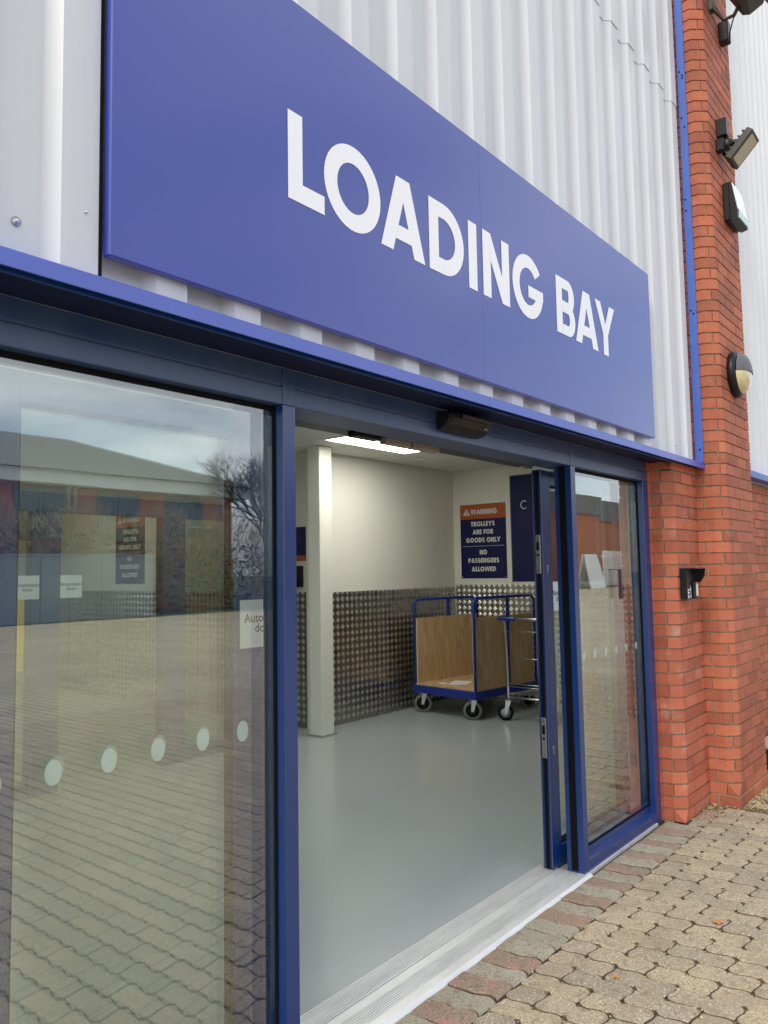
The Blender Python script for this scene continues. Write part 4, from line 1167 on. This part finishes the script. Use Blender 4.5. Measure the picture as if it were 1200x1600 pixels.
b = MB(); b.lathe([(.0, -.03), (.024, -.02), (.03, 0), (.03, .03)], (5.68, 1.405, 4.46), (-.3, .9, .3), 16); b.build('sensor_lens', M['clear_lens'], fl1)
ax_l = Vector((.05, -.68, .73)).normalized(); ax_n = Vector((-.05, -.73, -.68)); ax_n = (ax_n - ax_n.dot(ax_l) * ax_l).normalized()
ax_z = ax_l.cross(-ax_n)
Rm = Matrix.Translation((5.70, 1.335, 4.50)) @ Matrix((ax_l, -ax_n, ax_z)).transposed().to_4x4()
b = MB(); rbox(b, Rm, .23, .055, .17, bev=.006)
for i in range(5): rbox(b, Rm @ Matrix.Translation((-.085 + i * .042, .036, .01)), .012, .02, .14, bev=.002)
hd = b.build('lamp_head', M['grey_metal'], fl1)
b = MB(); rbox(b, Rm @ Matrix.Translation((0, -.0285, 0)), .19, .004, .13, bev=.001); b.build('lamp_glass', M['lens_grey'], fl1)
# large floodlight at the top of the photo
fl2 = thing('floodlight', (5.7, 1.3, 5.4), 'large weathered floodlight cut off by the top edge of the photo', 'floodlight')
Rm = Matrix.Translation((5.60, 1.24, 5.60)) @ Matrix.Rotation(rad(8), 4, 'Z') @ Matrix.Rotation(rad(-28), 4, 'X')
b = MB(); rbox(b, Rm, .30, .17, .26, bev=.035); rbox(b, Rm @ Matrix.Translation((0, -.095, 0)), .33, .03, .30, bev=.008); b.build('lamp_head', M['grey_metal'], fl2)
b = MB(); b.tube([(5.62, 1.475, 5.78), (5.62, 1.45, 5.55), (5.66, 1.40, 5.47), (5.66, 1.33, 5.47), (5.63, 1.28, 5.52)], .014, 8); b.box(5.60, 5.66, 1.455, 1.4835, 5.55, 5.85, bev=.003); b.build('bracket', M['grey_metal'], fl2)
b = MB(); b.box(5.82, 5.90, 1.415, 1.4835, 5.42, 5.58, bev=.008); b.build('cable_box', M['black'], fl2)
b = MB(); b.tube([(5.80, 1.43, 5.38), (5.78, 1.40, 5.37), (5.76, 1.39, 5.42), (5.77, 1.37, 5.50), (5.77, 1.34, 5.58)], .005, 6); b.build('cable', M['rubber'], fl2)
# green box at the right edge
gb = thing('grit_bin', (6.75, 1.5, 0), 'dark green plastic box with pale lid at the far right edge of the photo', 'box')
b = MB(); b.box(6.50, 7.1, 1.35, 1.66, .01, .15, bev=.01); b.build('bin_body', M['green_bin'], gb)
b = MB(); b.box(6.49, 7.11, 1.34, 1.665, .151, .185, bev=.01); b.build('bin_lid', mat('pale_lid', (.45, .52, .5), .5), gb)

# ================================================================== THE YARD BEHIND THE CAMERA (seen in the panes)
bd = thing('brick_building', (16, -29, 0), 'brick office building with grey roof and pale eaves reflected in the large glass pane', 'building')
b = MB(); b.box(4, 24.5, -38, -26, -.04, 5.2); b.build('wall', M['far_brick'], bd)
b = MB(); b.box(3.4, 25.1, -38.5, -25.3, 5.2, 5.75); b.build('eaves', M['white_paint'], bd)
b = MB(); b.add([(3.2, -25.1, 5.76), (25.3, -25.1, 5.76), (25.3, -38.7, 5.76), (3.2, -38.7, 5.76), (9, -31.5, 8.2), (19, -31.5, 8.2)], [(0, 1, 5, 4), (1, 2, 5), (2, 3, 4, 5), (3, 0, 4), (0, 3, 2, 1)]); b.build('roof', M['roof_grey'], bd)
for x in (5.5, 8.3, 11.1, 13.9, 17.4, 20.8):
    b = MB(); b.box(x, x + 1.9, -25.99, -25.93, 3.2, 5.0); wn = b.build('window', M['dark_glass'], bd)
    b = MB(); b.box(x - .08, x, -26, -25.9, 3.12, 5.08); b.box(x + 1.9, x + 1.98, -26, -25.9, 3.12, 5.08); b.box(x, x + 1.9, -26, -25.9, 5.0, 5.08); b.box(x, x + 1.9, -26, -25.9, 3.12, 3.2); b.box(x + .92, x + .98, -25.93, -25.9, 3.2, 5.0); b.build('frame', M['roof_grey'], wn)
for x in (15.95, 16.25, 23.9):
    b = MB(); b.tube([(x, -25.85, 0), (x, -25.85, 5.1), (x, -25.5, 5.3)], .06, 8); b.build('downpipe', M['white_paint'], bd)
gw = thing('panel_wall', (13, -22.5, 0), 'low pale grey panel wall along the yard reflected in the large pane', 'wall')
for i in range(6):
    b = MB(); b.box(4 + i * 2.3, 4 + i * 2.3 + 2.28, -22.62, -22.5, -.03, 2.3, bev=.01); b.build('panel', M['far_grey'], gw)
b = MB(); b.box(4, 17.8, -22.66, -22.46, 2.301, 2.36); b.build('coping', M['far_grey'], gw)
rk = random.Random(21)
def branchy(mb, p, d, L, r, depth, rnd):
    q = p + d * L
    mb.tube([p, p + d * L * .5 + Vector((rnd.uniform(-1, 1), rnd.uniform(-1, 1), rnd.uniform(-.5, 1))) * L * .05, q], [r, r * .85, r * .68], 4 if depth < 3 else 3, smooth=False)
    if depth == 0 or r < .003: return
    for k in range(3 if depth > 1 else 2 + rnd.randint(0, 1)):
        ax = Vector((rnd.uniform(-1, 1), rnd.uniform(-1, 1), rnd.uniform(-.2, .6))).normalized()
        nd = (d * 1.0 + ax * rnd.uniform(.45, .85)).normalized()
        branchy(mb, p + d * L * rnd.uniform(.55, 1.0), nd, L * rnd.uniform(.62, .82), r * .62, depth - 1, rnd)
def bare_tree(x, y, h, label, seed):
    rnd = random.Random(seed)
    t_ = thing('bare_tree', (x, y, 0), label, 'tree', 'bare winter trees across the yard')
    tk = MB(); tk.tube([(x, y, -.1), (x + .05, y, h * .15), (x - .04, y + .03, h * .3)], [h * .022, h * .018, h * .015], 8); tk.build('trunk', M['bark'], t_)
    cr_ = MB()
    for k in range(4):
        a = 2 * math.pi * k / 4 + rnd.uniform(-.4, .4)
        branchy(cr_, Vector((x - .04, y + .03, h * .29)), Vector((math.cos(a) * .5, math.sin(a) * .5, 1)).normalized(), h * .27, h * .010, 6, rnd)
    cr_.build('crown', M['bark'], t_)
bare_tree(25.6, -24.2, 7.6, 'bare tree nearest the corner of the reflected brick building', 1)
bare_tree(28.2, -26.0, 8.2, 'tallest bare tree reflected at the right of the large pane', 2)
bare_tree(31.5, -25.0, 7.4, 'bare tree reflected close to the blue door post', 4)
bare_tree(36.0, -28.0, 8.0, 'bare tree farthest right in the large pane reflection', 5)
hd_ = MB()
for i in range(11000):
    x = rk.uniform(4, 27); y = rk.uniform(-25.0, -23.4); z = rk.uniform(.2, 3.9 + .4 * math.sin(x * 1.7)) ; L = rk.uniform(.3, .8)
    d = Vector((rk.uniform(-.6, .6), rk.uniform(-.5, .5), rk.uniform(.3, 1))).normalized(); p = Vector((x, y, z)); s = d.cross(Vector((0, 1, 0))).normalized() * rk.uniform(.006, .018)
    q = p + d * L
    hd_.add([p - s, p + s, q + s * .3, q - s * .3], [(0, 1, 2, 3)], 0)
for i in range(9000):
    x = rk.uniform(4, 34); y = rk.uniform(-25.0, -23.2); z = rk.uniform(0, 3.3) if x < 20 else rk.uniform(0, 2.9); s = rk.uniform(.04, .11)
    a = Vector((rk.uniform(-1, 1), rk.uniform(-1, 1), rk.uniform(-1, 1))).normalized() * s; b2 = a.cross(Vector((rk.uniform(-1, 1), rk.uniform(-1, 1), 1))).normalized() * s * .6; p = Vector((x, y, z))
    hd_.add([p - a, p + b2, p + a, p - b2], [(0, 1, 2, 3)], 1)
tag(hd_.build('hedge', [M['twig'], M['leaf']]), 'long twiggy brown and green hedge in front of the reflected brick building', 'hedge')
# second building seen in the right pane
b2_ = thing('brick_building', (62, -27, 0), 'brick warehouse with grey fascia reflected in the narrow right pane', 'building')
b = MB(); b.box(38, 63, -36, -24, -.04, 6.0); b.build('wall', M['far_brick'], b2_)
b = MB(); b.box(63, 100, -40, -30, -.04, 6.4); b.build('wall', M['far_brick'], b2_)
b = MB(); b.box(37.8, 63.2, -36.2, -23.8, 6.0, 7.6); b.box(63.21, 100.2, -40.2, -29.8, 6.4, 8.6); b.build('fascia', M['roof_grey'], b2_)
pg = thing('palisade_gate', (62.0, -22, 0), 'pale steel palisade gate reflected in the narrow right pane', 'gate')
b = MB()
for i in range(18): xx = 59.0 + i * .32; b.box(xx, xx + .12, -22.06, -22, .1, 2.9)
b.build('pales', M['white_paint'], pg)
b = MB(); b.box(58.8, 64.7, -22.10, -22.061, .5, .62); b.box(58.8, 64.7, -22.10, -22.061, 2.4, 2.52); b.build('rails', M['white_paint'], pg)
ab = thing('folding_sign', (56.0, -21.8, 0), 'tall white folding board standing in the yard reflected in the right pane', 'sign')
for s1 in (-1, 1):
    b = MB(); yy = -21.8
    b.add([(55.0, yy + s1 * .03, 2.6), (57.2, yy + s1 * .03, 2.6), (57.4, yy + s1 * .6, 0), (54.8, yy + s1 * .6, 0), (55.0, yy + s1 * .08, 2.6), (57.2, yy + s1 * .08, 2.6), (57.4, yy + s1 * .65, 0), (54.8, yy + s1 * .65, 0)], [(0, 1, 2, 3), (4, 7, 6, 5), (0, 4, 5, 1), (1, 5, 6, 2), (2, 6, 7, 3), (3, 7, 4, 0)])
    b.build('board', M['white_paint'], ab)
